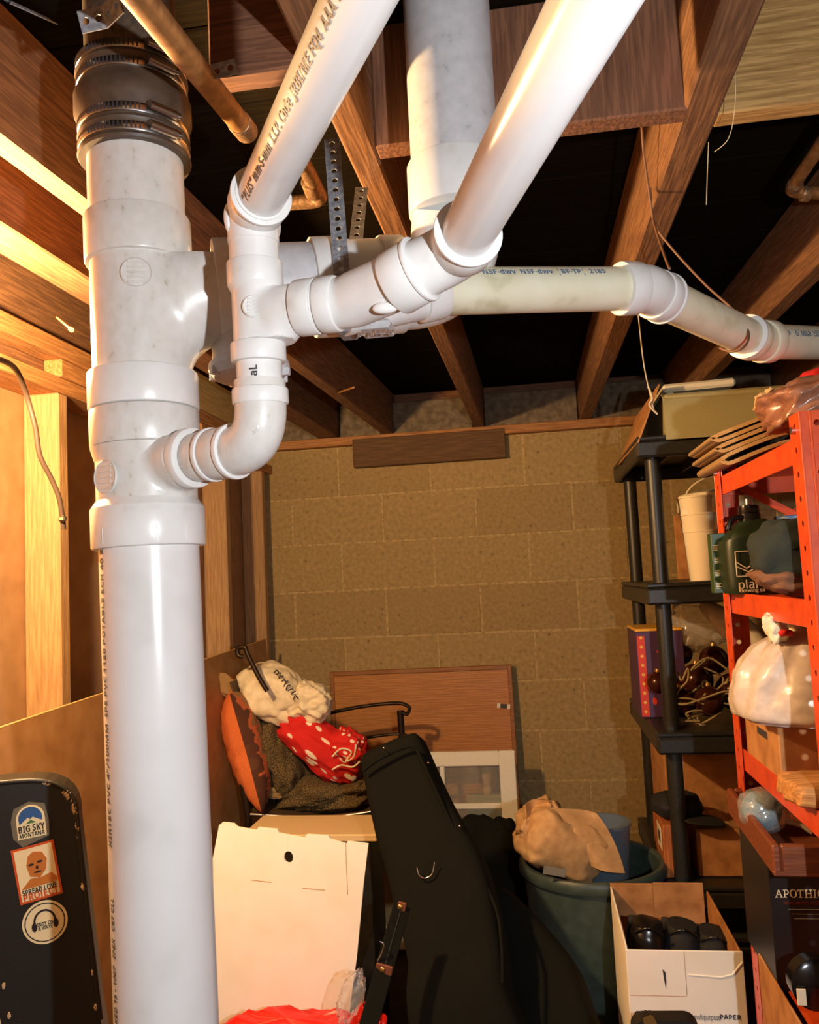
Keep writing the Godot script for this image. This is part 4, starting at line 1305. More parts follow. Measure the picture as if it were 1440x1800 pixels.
func cushion(w: float, h: float, t: float, sd: int, side: float) -> ArrayMesh:
	# one half of a stuffed cushion; side +1 front, -1 back
	var fn := FastNoiseLite.new()
	fn.seed = sd
	fn.frequency = 5.0
	return sheet(func(u: float, v: float) -> Vector3:
		var a := u * 2 - 1
		var b := v * 2 - 1
		var puff := pow(maxf(0.0, (1 - pow(absf(a), 2.4)) * (1 - pow(absf(b), 2.4))), 0.5)
		var pinch := 1.0 - 0.10 * (1 - absf(a)) * absf(b) - 0.10 * (1 - absf(b)) * absf(a)
		return Vector3(a * w / 2 * pinch, b * h / 2 * pinch, side * (t / 2 * puff + 0.012 * fn.get_noise_2d(a, b) * puff)), 24, 24, 0.0)

func build_chair_corner() -> void:
	# cabinet door behind everything, leaning on the block wall
	var d := thing("cabinet_door", Vector3(-0.5, 0, -3.4), "plain orange-brown wooden door with a small latch, leaning on the block wall", "wooden door")
	var a := Vector3(-0.8714, 1.0266, -3.4600)
	var b := Vector3(-0.1014, 1.0329, -3.4600)
	var ht := a.y - 0.02
	var tl := 0.05
	var ux := (b - a).normalized()
	var uy := Vector3(0, 1, -tl).normalized()
	var f := frame_at((a + b) * 0.5 - uy * ht * 0.5, ux, uy)
	var w := a.distance_to(b)
	put(d, "panel", rbox(Vector3(w - 0.03, ht - 0.03, 0.022), 0.002), M.door_wood, f)
	for sg in [-1.0, 1.0]:
		put(d, "stile", rbox(Vector3(0.018, ht, 0.03), 0.002), M.door_edge, f * at(Vector3(sg * (w / 2 - 0.009), 0, 0.002)))
		put(d, "rail", rbox(Vector3(w - 0.036, 0.018, 0.03), 0.002), M.door_edge, f * at(Vector3(0, sg * (ht / 2 - 0.009), 0.002)))
	var lp := f.affine_inverse() * Vector3(-0.1462, 0.8692, -3.4000)
	lp.z = 0.014
	var la := put(d, "latch", rbox(Vector3(0.052, 0.016, 0.006), 0.001), M.print_dark, f * at(lp, 0, -0.12))
	for sg in [-1.0, 1.0]:
		put(la, "latch_plate", rbox(Vector3(0.014, 0.02, 0.008), 0.001), M.white_paper, f * at(lp + Vector3(sg * 0.02, sg * -0.003, 0.001), 0, -0.12))
	# old white window sash in front of it
	var s := thing("window_sash", Vector3(-0.2, 0, -3.2), "old white-painted window sash with small panes, leaning on the wooden door", "window sash")
	var tr := Vector3(-0.1033, 0.7229, -3.2400)
	var uu := Vector3(0, 1, -0.10).normalized()
	var sw := 0.72
	var sh := tr.y - 0.01
	var sf := frame_at(tr + Vector3(-sw / 2, 0.006, 0) - uu * sh * 0.5, Vector3(1, 0.005, 0.0), uu)
	for sg in [-1.0, 1.0]:
		put(s, "stile", rbox(Vector3(0.062, sh, 0.034), 0.003), M.white_paint, sf * at(Vector3(sg * (sw / 2 - 0.031), 0, 0)))
	put(s, "top_rail", rbox(Vector3(sw - 0.124, 0.055, 0.033), 0.003), M.white_paint, sf * at(Vector3(0, sh / 2 - 0.0275, 0)))
	put(s, "bottom_rail", rbox(Vector3(sw - 0.124, 0.075, 0.033), 0.003), M.white_paint, sf * at(Vector3(0, -sh / 2 + 0.0375, 0)))
	var mx: float = (sf.affine_inverse() * Vector3(-0.3879, 0.6332, -3.2000)).x
	var my: float = (sf.affine_inverse() * Vector3(-0.2342, 0.5297, -3.2000)).y
	put(s, "muntin", rbox(Vector3(0.018, sh - 0.13, 0.026), 0.003), M.white_paint, sf * at(Vector3(mx, 0.01, 0)))
	put(s, "muntin", rbox(Vector3(sw - 0.124, 0.02, 0.026), 0.003), M.white_paint, sf * at(Vector3(0, my, 0)))
	var xs := [-sw / 2 + 0.062, mx - 0.009, mx + 0.009, sw / 2 - 0.062]
	var ys := [sh / 2 - 0.055, my + 0.01, my - 0.01, -sh / 2 + 0.075]
	for i in 2:
		for j in 2:
			var x0: float = xs[i * 2]
			var x1: float = xs[i * 2 + 1]
			var y1: float = ys[j * 2]
			var y0: float = ys[j * 2 + 1]
			put(s, "pane", rbox(Vector3(x1 - x0, y1 - y0, 0.003), 0.0005), M.glass, sf * at(Vector3((x0 + x1) / 2, (y0 + y1) / 2, 0)))
	# glass jar and block on a ledge behind the panes
	var jy := Vector3(-0.2430, 0.5075, -3.3300).y
	var jb := thing("storage_tin", Vector3(-0.2, 0, -3.33), "tall greenish tin seen through the window panes", "tin")
	var jl := Vector3(-0.3088, 0.5434, -3.3300)
	var jr := Vector3(-0.1603, 0.5419, -3.3300)
	cbox(jb, "tin_body", Vector3(jl.x, 0.0, -3.35), Vector3(jr.x, jl.y, -3.31), M.olive_canvas, 0.004)
	var jj := thing("ribbed_jar", Vector3(0.0, jl.y, -3.33), "ribbed amber glass jar standing on the tin behind the panes", "jar")
	var jc := Vector3(-0.2253, 0.5426, -3.3300)
	put(jj, "jar", lathe([Vector2(0, 0), Vector2(0.017, 0), Vector2(0.019, 0.02), Vector2(0.014, 0.03), Vector2(0.019, 0.045), Vector2(0.018, 0.06), Vector2(0.021, 0.075), Vector2(0.020, 0.09), Vector2(0.022, 0.105), Vector2(0.019, 0.12), Vector2(0.021, 0.135), Vector2(0.018, 0.15), Vector2(0, 0.152)], 20), M.kraft_paper, at(Vector3(jc.x, jl.y + 0.0005, -3.33)))
	# chair
	var ch := thing("patio_chair", Vector3(-0.6, 0, -2.85), "dark metal patio chair with curled arms, heaped with pillows", "chair")
	var sy := 0.675
	var m: Material = M.chair_metal
	for z in [-2.60, -3.12]:
		var arm := []
		if z < -3.0:
			arm = [Vector3(-0.9816, 0.8646, -3.1200), Vector3(-0.7763, 0.9117, -3.1200), Vector3(-0.6417, 0.9320, -3.1200), Vector3(-0.5312, 0.9378, -3.1200), Vector3(-0.4904, 0.9218, -3.1200), Vector3(-0.4981, 0.8965, -3.1200), Vector3(-0.5153, 0.9033, -3.1200)]
		else:
			arm = [Vector3(-0.96, 0.86, z), Vector3(-0.9, 0.84, z)]
		tube(ch, "arm", spline(arm, 6), 0.012, m, 12, 0.6)
		var fx: float = Vector3(-0.5248, 0.8865, -3.1200).x if z < -3.0 else -0.45
		tube(ch, "leg", spline([Vector3(fx, 0.91 if z < -3.0 else sy, z), Vector3(fx + 0.005, sy, z), Vector3(fx + 0.02, 0.02, z)], 4), 0.013, m)
		tube(ch, "leg", spline([Vector3(-0.95, sy, z), Vector3(-0.94, 0.3, z), Vector3(-0.93, 0.02, z)], 4), 0.013, m)
		tube(ch, "seat_rail", spline([Vector3(-0.95, sy + 0.0, z), Vector3(-0.7, sy - 0.012, z), Vector3(-0.5, sy + 0.010, z), Vector3(-0.43, sy + 0.014, z)], 6), 0.008, M.steel if z > -3.0 else m)
		tube(ch, "back_post", spline([Vector3(-0.95, sy, z), Vector3(-0.965, 0.8, z), Vector3(-0.985, 0.95, z)], 6), 0.013, m)
	tube(ch, "arm_brace", spline([Vector3(-0.7587, 0.7956, -3.1200), Vector3(-0.6248, 0.8164, -3.1200), Vector3(-0.5366, 0.8231, -3.1200), Vector3(-0.4807, 0.8072, -3.1200)], 5), 0.011, m, 12, 0.6)
	var sc := Vector3(-0.9393, 1.1964, -2.5600)
	tube(ch, "scroll", spline([sc + Vector3(0.006, -0.016, 0), sc + Vector3(-0.012, -0.01, 0), sc + Vector3(-0.012, 0.012, 0), sc + Vector3(0.012, 0.014, 0), sc + Vector3(0.018, -0.004, 0), Vector3(-0.8883, 1.1223, -2.5600), Vector3(-0.8580, 1.0692, -2.5600)], 6), 0.008, m)
	put(ch, "sling_back", sheet(func(u: float, v: float) -> Vector3: return Vector3(-0.96 - 0.045 * v + 0.03 * sin(v * PI), sy + 0.42 * v, -2.62 - 0.48 * u), 6, 8, 0.006), M.sling)
	put(ch, "sling_seat", sheet(func(u: float, v: float) -> Vector3: return Vector3(-0.95 + 0.50 * v, sy + 0.012 - 0.035 * sin(v * PI), -2.61 - 0.5 * u), 6, 8, 0.006), M.sling)
	# orange pillow
	var op := thing("orange_pillow", Vector3(-0.9974, 0.8889, -2.7200), "orange pillow with a brown striped face, standing on the patio chair", "pillow")
	var n := Vector3(0.93, 0.22, -0.25).normalized()
	var pf := Transform3D(Basis(Vector3(0, 0, -1).cross(n).cross(n) * -1.0, Vector3.UP, n), Vector3(-0.9935, 0.8850, -2.7200))
	var px := Vector3.UP.cross(n).normalized()
	pf.basis = Basis(px, n.cross(px).normalized(), n) * Basis(Vector3.BACK, 0.06)
	pf.origin.x += 0.015
	put(op, "back_panel", cushion(0.38, 0.40, 0.15, 3, -1.0), M.orange_cloth, pf)
	put(op, "front_panel", cushion(0.38, 0.40, 0.12, 4, 1.0), stripes(), pf)
	put(op, "flange", blob(Vector3(0.10, 0.06, 0.02), 0.6, 0.2, 1.5, 5), M.felt, at(Vector3(-1.0605, 1.0719, -2.7200), 0.2, -0.5))
	put(op, "flange", blob(Vector3(0.10, 0.035, 0.02), 0.6, 0.2, 1.5, 6), M.felt, at(Vector3(-0.9028, 0.7296, -2.6600), 0.2, -0.2))
	# brown fur throw
	var ft := thing("fur_throw", Vector3(-0.8080, 0.6966, -2.8000), "brown shaggy fur throw on the chair, under the red cloth", "blanket")
	put(ft, "throw", blob(Vector3(0.15, 0.33, 0.36), 0.75, 0.12, 1.6, 8, 56, 36, 0.08), M.fur, at(Vector3(-0.8900, 0.8380, -2.8200), 0.0, 0.42))
	put(ft, "throw_fold", blob(Vector3(0.34, 0.12, 0.34), 0.75, 0.12, 1.6, 9, 56, 30, 0.08), M.fur, at(Vector3(-0.7172, 0.7052, -2.8000), 0, 0.06))
	# white bag
	var wb := thing("white_cloth_bag", Vector3(-0.9098, 0.9729, -2.9000), "crumpled white cloth bag with black print on top of the chair heap", "cloth bag")
	put(wb, "bag", blob(Vector3(0.25, 0.17, 0.2), 0.75, 0.12, 0.9, 12, 56, 36, 0.05), M.white_cloth, at(Vector3(-0.8836, 1.0477, -2.7200), 0.0, -0.55))
	put(wb, "bag_mouth", blob(Vector3(0.15, 0.13, 0.15), 0.85, 0.16, 1.2, 17, 56, 36, 0.12), M.white_cloth, at(Vector3(-0.7583, 1.0076, -2.7000), 0.3, -0.3))
	rng.seed = 5
	for k in 9:
		var p := Vector3(-0.8498, 1.1233, -2.6350).lerp(Vector3(-0.7811, 1.0430, -2.6150), k / 8.0)
		tube(wb, "printed_mark", spline([p + Vector3(-0.008, rng.randf_range(-0.012, 0.0), 0), p + Vector3(rng.randf_range(-0.004, 0.004), 0.004, 0.004), p + Vector3(0.008, rng.randf_range(-0.012, 0.01), 0)], 3), 0.0022, M.print_dark, 6)
	# red dotted cloth
	var rc := thing("red_dotted_cloth", Vector3(-0.7488, 0.8404, -2.7500), "bright red cloth with white dots slumped over the fur throw", "cloth")
	put(rc, "cloth", blob(Vector3(0.31, 0.14, 0.16), 0.8, 0.12, 0.9, 22, 64, 40, 0.07), dotted(), at(Vector3(-0.7346, 0.8654, -2.7000), 0.2, -0.72))
	put(rc, "cloth_fold", blob(Vector3(0.13, 0.10, 0.12), 0.85, 0.14, 1.2, 23, 48, 30, 0.12), dotted(), at(Vector3(-0.6293, 0.8675, -2.6800), 0.2, -0.5))
	tube(rc, "drawstring", spline([Vector3(-0.6690, 0.8481, -2.6200), Vector3(-0.6380, 0.8727, -2.6200), Vector3(-0.6048, 0.8614, -2.6200), Vector3(-0.6247, 0.8331, -2.6200), Vector3(-0.5980, 0.8470, -2.6200), Vector3(-0.5888, 0.8861, -2.6200)], 5), 0.003, M.white_cloth, 8)
	tube(rc, "drawstring", spline([Vector3(-0.6707, 0.8070, -2.6200), Vector3(-0.6401, 0.8208, -2.6200), Vector3(-0.6031, 0.8149, -2.6200), Vector3(-0.5782, 0.8324, -2.6200)], 5), 0.003, M.white_cloth, 8)
	# low dark cabinet with a pale top
	var cb := thing("low_cabinet", Vector3(-0.6, 0, -2.35), "low dark cabinet with a pale tan top in front of the chair", "cabinet")
	var r0 := Vector3(-0.5096, 0.7200, -2.4258)
	var r1 := Vector3(-0.4569, 0.7200, -2.2383)
	cbox(cb, "top", Vector3(-0.84, 0.70, r1.z), Vector3(r1.x, 0.72, r0.z), M.tan_laminate, 0.003)
	cbox(cb, "body", Vector3(-0.82, 0.03, r1.z - 0.012), Vector3(r1.x - 0.02, 0.699, r0.z + 0.005), M.dark_cabinet, 0.003)
	cbox(cb, "plinth", Vector3(-0.80, 0.0, r1.z - 0.02), Vector3(r1.x - 0.04, 0.03, r0.z + 0.01), M.dark_cabinet, 0.002)

func stripes() -> StandardMaterial3D:
	var im := Image.create(128, 128, false, Image.FORMAT_RGB8)
	var fn := FastNoiseLite.new()
	fn.seed = 4
	fn.frequency = 0.02
	for y in 128:
		for x in 128:
			var t := x + 18.0 * fn.get_noise_2d(x, y * 2.0)
			var k := fposmod(t, 46.0)
			im.set_pixel(x, y, Color8(92, 52, 34) if k < 14 else Color8(206, 106, 60) if k < 22 else Color8(150, 112, 72) if k < 34 else Color8(104, 62, 40))
	return image_mat("striped_cloth", im, 0.85)

func dotted() -> StandardMaterial3D:
	if M.has("dotted_cloth"): return M.dotted_cloth
	var im := Image.create(256, 256, false, Image.FORMAT_RGB8)
	im.fill(Color8(206, 26, 20))
	var r := RandomNumberGenerator.new()
	r.seed = 9
	for k in 46:
		var cx := r.randi() % 256
		var cy := 40 + r.randi() % 180
		var rx := r.randf_range(3.5, 6.5)
		var ry := r.randf_range(5, 9)
		for dy in range(-10, 11):
			for dx in range(-8, 9):
				if pow(dx / rx, 2) + pow(dy / ry, 2) < 1.0:
					im.set_pixel(posmod(cx + dx, 256), clampi(cy + dy, 0, 255), Color8(240, 222, 196))
	return image_mat("dotted_cloth", im, 0.85)

func image_mat(called: String, im: Image, rough: float) -> StandardMaterial3D:
	var m := mat(called, Color.WHITE, rough)
	m.albedo_texture = ImageTexture.create_from_image(im)
	return m

func build_middle() -> void:
	# white card panel with a hole
	var o := thing("white_card_panel", Vector3(-0.55, 0, -1.9), "torn white card panel with a round hole, standing before the low cabinet", "card panel")
	var z := 1.9
	var out := []
	for q in [Vector3(-0.4074, 0.8025, -1.9000), Vector3(-0.4553, 0.8089, -1.9000), Vector3(-0.4596, 0.8026, -1.9000), Vector3(-0.4955, 0.8141, -1.9000), Vector3(-0.5005, 0.8218, -1.9000), Vector3(-0.5521, 0.8246, -1.9000), Vector3(-0.5592, 0.8169, -1.9000), Vector3(-0.6177, 0.8273, -1.9000), Vector3(-0.6229, 0.8364, -1.9000), Vector3(-0.6684, 0.8405, -1.9000), Vector3(-0.6756, 0.8340, -1.9000), Vector3(-0.7200, 0.8420, -1.9000), Vector3(-0.7281, 0.8499, -1.9000), Vector3(-0.7561, 0.8527, -1.9000), Vector3(-0.7648, 0.8462, -1.9000), Vector3(-0.7825, 0.7704, -1.9000), Vector3(-0.7810, 0.3962, -1.9000)]:
		out.append(Vector2(q.x, q.y))
	out.append(Vector2(out[-1].x + 0.005, 0.001))
	var br := Vector3(-0.4724, 0.4050, -1.9000)
	out.append(Vector2(br.x - 0.02, 0.001))
	out.append(Vector2(br.x, br.y))
	for q in [Vector3(-0.4449, 0.5543, -1.9000), Vector3(-0.4218, 0.7176, -1.9000)]: out.append(Vector2(q.x, q.y))
	# keyhole in the outline for the round hole
	var hc := Vector3(-0.5977, 0.7732, -1.9000)
	var e := Vector2(hc.x, out[7].y)
	var poly := []
	for i in out.size():
		poly.append(out[i])
		if i == 6:
			var t: float = (hc.x - out[6].x) / (out[7].x - out[6].x)
			var top: float = lerpf(out[6].y, out[7].y, t)
			poly.append(Vector2(hc.x + 0.00012, top))
			for k in 23:
				var a := PI * 0.5 - 0.012 - (TAU - 0.024) * k / 22.0
				poly.append(Vector2(hc.x + cos(a) * 0.0108, hc.y + sin(a) * 0.0135))
			poly.append(Vector2(hc.x - 0.00012, top))
	plate(o, "panel", poly, 0.006, M.white_card, Transform3D(Basis.IDENTITY, Vector3(0, 0, -1.9)))
	var rightx: float = Vector3(-0.4618, 0.6543, -1.9000).x
	put(o, "fold_line", rbox(Vector3(0.0015, 0.12, 0.0012), 0.0004), M.kraft_paper, at(Vector3(-0.4605, 0.7491, -1.9000) + Vector3(0, 0, 0.0032)))
	put(o, "dent", rbox(Vector3(0.05, 0.0015, 0.0012), 0.0004), M.kraft_paper, at(Vector3(-0.6656, 0.7190, -1.9000) + Vector3(0, 0, 0.0032), 0, -0.1))
	put(o, "dent", rbox(Vector3(0.055, 0.0015, 0.0012), 0.0004), M.kraft_paper, at(Vector3(-0.5405, 0.7018, -1.9000) + Vector3(0, 0, 0.0032), 0, -0.08))
	# red bag at the bottom
	var rb := thing("red_plastic_bag", Vector3(-0.5, 0, -1.74), "shiny red plastic bag crumpled against the foot of the white card panel", "plastic bag")
	put(rb, "bag", blob(Vector3(0.40, 0.465, 0.15), 0.45, 0.05, 1.2, 31, 72, 40, 0.04), M.red_plastic, at(Vector3(Vector3(-0.5451, 0.4856, -1.7400).x - 0.02, 0.242, -1.77), 0, 0.05))
	put(rb, "bag_neck", blob(Vector3(0.11, 0.26, 0.10), 0.85, 0.1, 1.6, 33, 48, 36, 0.2), M.red_plastic, at(Vector3(Vector3(-0.4104, 0.5211, -1.7000).x, 0.405, -1.70), 0, -0.25))
	put(rb, "clear_wrap", blob(Vector3(0.045, 0.10, 0.045), 0.9, 0.15, 1.8, 34, 32, 24, 0.2), M.clear_plastic, at(Vector3(-0.4096, 0.5728, -1.6800), 0, -0.35))
	# front gig bag
	var g := thing("gig_bag", Vector3(0.0, 0, -1.6), "tall black padded guitar gig bag leaning in the middle, with a metal ring", "guitar bag")
	var secs := [[Vector3(-0.3751, 0.9664, -2.1000), 0.083, 0.05], [Vector3(-0.3151, 0.8223, -2.0200), 0.098, 0.055], [Vector3(-0.2439, 0.6988, -1.9200), 0.112, 0.06], [Vector3(-0.2063, 0.5849, -1.8400), 0.105, 0.065], [Vector3(-0.1891, 0.4802, -1.7700), 0.112, 0.068], [Vector3(-0.07, 0.22, -1.70), 0.13, 0.07], [Vector3(-0.08, 0.06, -1.64), 0.12, 0.065]]
	put(g, "padded_body", loft(secs, Vector3(1, 0.33, 0), 0.42, 40), M.black_nylon)
	var lid := []
	for q in [Vector3(-0.4384, 0.9396, -2.0350), Vector3(-0.3984, 0.9666, -2.0350), Vector3(-0.3453, 0.9895, -2.0400), Vector3(-0.3123, 0.9944, -2.0400), Vector3(-0.2924, 0.9687, -2.0300), Vector3(-0.2042, 0.8083, -1.9500), Vector3(-0.1248, 0.6978, -1.8650), Vector3(-0.1084, 0.6388, -1.8000), Vector3(-0.1082, 0.5770, -1.7600)]: lid.append(q + Vector3(0, 0, 0.02))
	tube(g, "piping", spline(lid, 5), 0.004, M.black_nylon, 8)
	var dr := Vector3(-0.2738, 0.7629, -1.8720)
	tube(g, "d_ring", spline([dr + Vector3(-0.019, -0.004, 0.0), dr + Vector3(-0.014, -0.018, 0.006), dr + Vector3(0.0, -0.024, 0.008), dr + Vector3(0.015, -0.015, 0.006), dr + Vector3(0.021, 0.008, 0.0)], 6), 0.0017, M.steel, 8)
	for q in [Vector3(-0.3807, 0.9970, -2.0000), Vector3(-0.2722, 0.9623, -1.9900), Vector3(-0.1986, 0.8322, -1.9300)]:
		put(g, "rivet", blob(Vector3(0.006, 0.006, 0.006), 1.0, 0.0, 1.0, 1, 12, 8), M.steel, at(q))
	# strap with leather tabs
	var s := thing("leather_tab_strap", Vector3(-0.3355, 0.6404, -1.6600), "dark webbing strap with brown leather tabs hanging beside the gig bag", "strap")
	var a0 := Vector3(-0.3039, 0.7351, -1.7200)
	var a1 := Vector3(-0.3344, 0.6383, -1.6600)
	var a2 := Vector3(-0.3635, 0.5428, -1.5800)
	bar(s, "webbing", a0, a1, 0.036, 0.004, M.black_nylon, 0.001, Vector3(0.2, 0.1, 1))
	bar(s, "webbing", a1, a2, 0.036, 0.004, M.black_nylon, 0.001, Vector3(0.2, 0.1, 1))
	bar(s, "seam", a0 + Vector3(0, 0, 0.003), a1 + Vector3(0, 0, 0.003), 0.0025, 0.002, M.black_matte, 0.0005, Vector3(0.2, 0.1, 1))
	for q in [[a0, 0.018], [a1, 0.034]]:
		var t := put(s, "leather_tab", rbox(Vector3(q[1], 0.018, 0.006), 0.002), M.leather, at(q[0] + Vector3(0, 0, 0.004), 0, -0.25))
		put(t, "rivet", blob(Vector3(0.011, 0.011, 0.006), 1.0, 0.0, 1.0, 1, 14, 10), M.brass, at(q[0] + Vector3(-0.003, 0, 0.007)))
	tube(s, "snap_hook", spline([Vector3(-0.3413, 0.6891, -1.6600), Vector3(-0.3335, 0.6838, -1.6600), Vector3(-0.3377, 0.6675, -1.6600), Vector3(-0.3476, 0.6510, -1.6600)], 4), 0.0016, M.steel, 8)
	# slumped dark backpack behind
	var bp := thing("black_backpack", Vector3(-0.15, 0, -2.66), "slumped black backpack between the gig bag and the trash can", "backpack")
	put(bp, "body", blob(Vector3(0.27, 0.64, 0.2), 0.7, 0.08, 1.0, 41, 56, 40, 0.03), M.black_nylon, at(Vector3(Vector3(-0.1941, 0.4294, -2.6600).x, 0.325, -2.66), 0, -0.06))
	put(bp, "pocket", blob(Vector3(0.2, 0.28, 0.10), 0.6, 0.06, 1.5, 42, 40, 28, 0.06), M.black_nylon, at(Vector3(Vector3(-0.2080, 0.3209, -2.5500).x, 0.22, -2.54)))
	put(bp, "zip_pull", rbox(Vector3(0.006, 0.012, 0.004), 0.001), M.steel, at(Vector3(-0.2596, 0.6527, -2.5400)))
	# second gig bag lying against the first
	var g2 := thing("gig_bag", Vector3(0.15, 0, -1.75), "lower black gig bag slanting down right of the tall one", "guitar bag")
	var sec2 := [[Vector3(-0.1394, 0.5977, -2.0600), 0.06, 0.05], [Vector3(-0.0911, 0.5355, -2.0000), 0.085, 0.055], [Vector3(-0.0365, 0.4735, -1.9200), 0.098, 0.06], [Vector3(0.0015, 0.4265, -1.8400), 0.085, 0.055], [Vector3(0.10, 0.2, -1.70), 0.09, 0.05], [Vector3(0.11, 0.07, -1.66), 0.08, 0.05]]
	put(g2, "padded_body", loft(sec2, Vector3(1, 0.55, 0), 0.42, 40), M.black_nylon)
	for q in [Vector3(-0.1271, 0.6797, -1.9500), Vector3(0.0077, 0.5525, -1.9000)]:
		put(g2, "rivet", blob(Vector3(0.006, 0.006, 0.006), 1.0, 0.0, 1.0, 1, 12, 8), M.steel, at(q))
	var rug := thing("red_rug", Vector3(0.2, 0, -1.9), "dark red floor rug beneath the boxes and bags", "rug")
	cbox(rug, "pile", Vector3(-0.35, 0.0, -2.15), Vector3(0.75, 0.012, -1.0), M.red_rug, 0.003)
	# trash can
	var tc := thing("trash_can", Vector3(0.095, 0, -2.3), "dark green round plastic trash can stuffed with a paper bag", "trash can")
	var rim_y: float = Vector3(0.1127, 0.6389, -2.3000).y
	var cx: float = Vector3(0.1127, 0.6389, -2.3000).x
	var cen := Vector3(cx, 0, -2.3)
	put(tc, "can", lathe([Vector2(0, 0.001), Vector2(0.135, 0.001), Vector2(0.145, 0.01), Vector2(0.18, rim_y - 0.03), Vector2(0.178, rim_y - 0.006), Vector2(0.174, rim_y - 0.006), Vector2(0.14, 0.02), Vector2(0, 0.02)], 56), M.can_green, at(cen))
	put(tc, "rim", lathe([Vector2(0.176, rim_y - 0.03), Vector2(0.191, rim_y - 0.03), Vector2(0.194, rim_y - 0.024), Vector2(0.193, rim_y - 0.006), Vector2(0.188, rim_y), Vector2(0.178, rim_y), Vector2(0.174, rim_y - 0.006)], 56), M.can_green, at(cen))
	put(tc, "paper_label", rbox(Vector3(0.055, 0.02, 0.002), 0.0005), M.grey_label, at(Vector3(0.0120, 0.6655, -2.1200), 0.1, -0.2))
	var pb := thing("paper_bag", Vector3(cx - 0.05, rim_y, -2.3), "crumpled brown paper bag sticking out of the green trash can", "paper bag")
	put(pb, "bag", blob(Vector3(0.22, 0.15, 0.18), 0.5, 0.10, 1.0, 52, 40, 26, 0.06), M.kraft_paper, at(Vector3(0.0324, 0.6837, -2.2800), 0.3, -0.5))
	put(pb, "bag_mouth", blob(Vector3(0.12, 0.07, 0.11), 0.45, 0.16, 1.2, 54, 40, 26, 0.12), M.kraft_paper, at(Vector3(-0.0194, 0.7460, -2.2800), 0.2, 0.5))
	put(pb, "torn_flap", sheet(func(u: float, v: float) -> Vector3: return Vector3(0.10 * u - 0.03 * v * v, 0.15 * v - 0.05 * u, 0.03 * sin(u * 3.0 + v * 2.0)), 8, 8, 0.002), M.kraft_paper, at(Vector3(0.0832, 0.6529, -2.2400), -0.2, 0.25))
	put(pb, "torn_flap", sheet(func(u: float, v: float) -> Vector3: return Vector3(0.05 * u - 0.02 * v * v, 0.08 * v + 0.04 * u, 0.025 * sin(u * 4.0 + v * 3.0)), 8, 8, 0.002), M.kraft_paper, at(Vector3(-0.0752, 0.7139, -2.2400), 0.25, -0.5))
	var bk := thing("grey_bucket", Vector3(cx + 0.08, rim_y, -2.4), "small blue-grey bucket standing upright inside the trash can", "bucket")
	var by: float = Vector3(0.1527, 0.7176, -2.3600).y
	var bx: float = Vector3(0.1479, 0.6917, -2.3600).x
	put(bk, "bucket", lathe([Vector2(0, 0.001), Vector2(0.06, 0.001), Vector2(0.076, by - rim_y + 0.13), Vector2(0.08, by - rim_y + 0.132), Vector2(0.08, by - rim_y + 0.14), Vector2(0.073, by - rim_y + 0.14), Vector2(0.057, 0.01), Vector2(0, 0.01)], 40), M.bucket_blue, at(Vector3(bx, rim_y - 0.14, -2.36)))

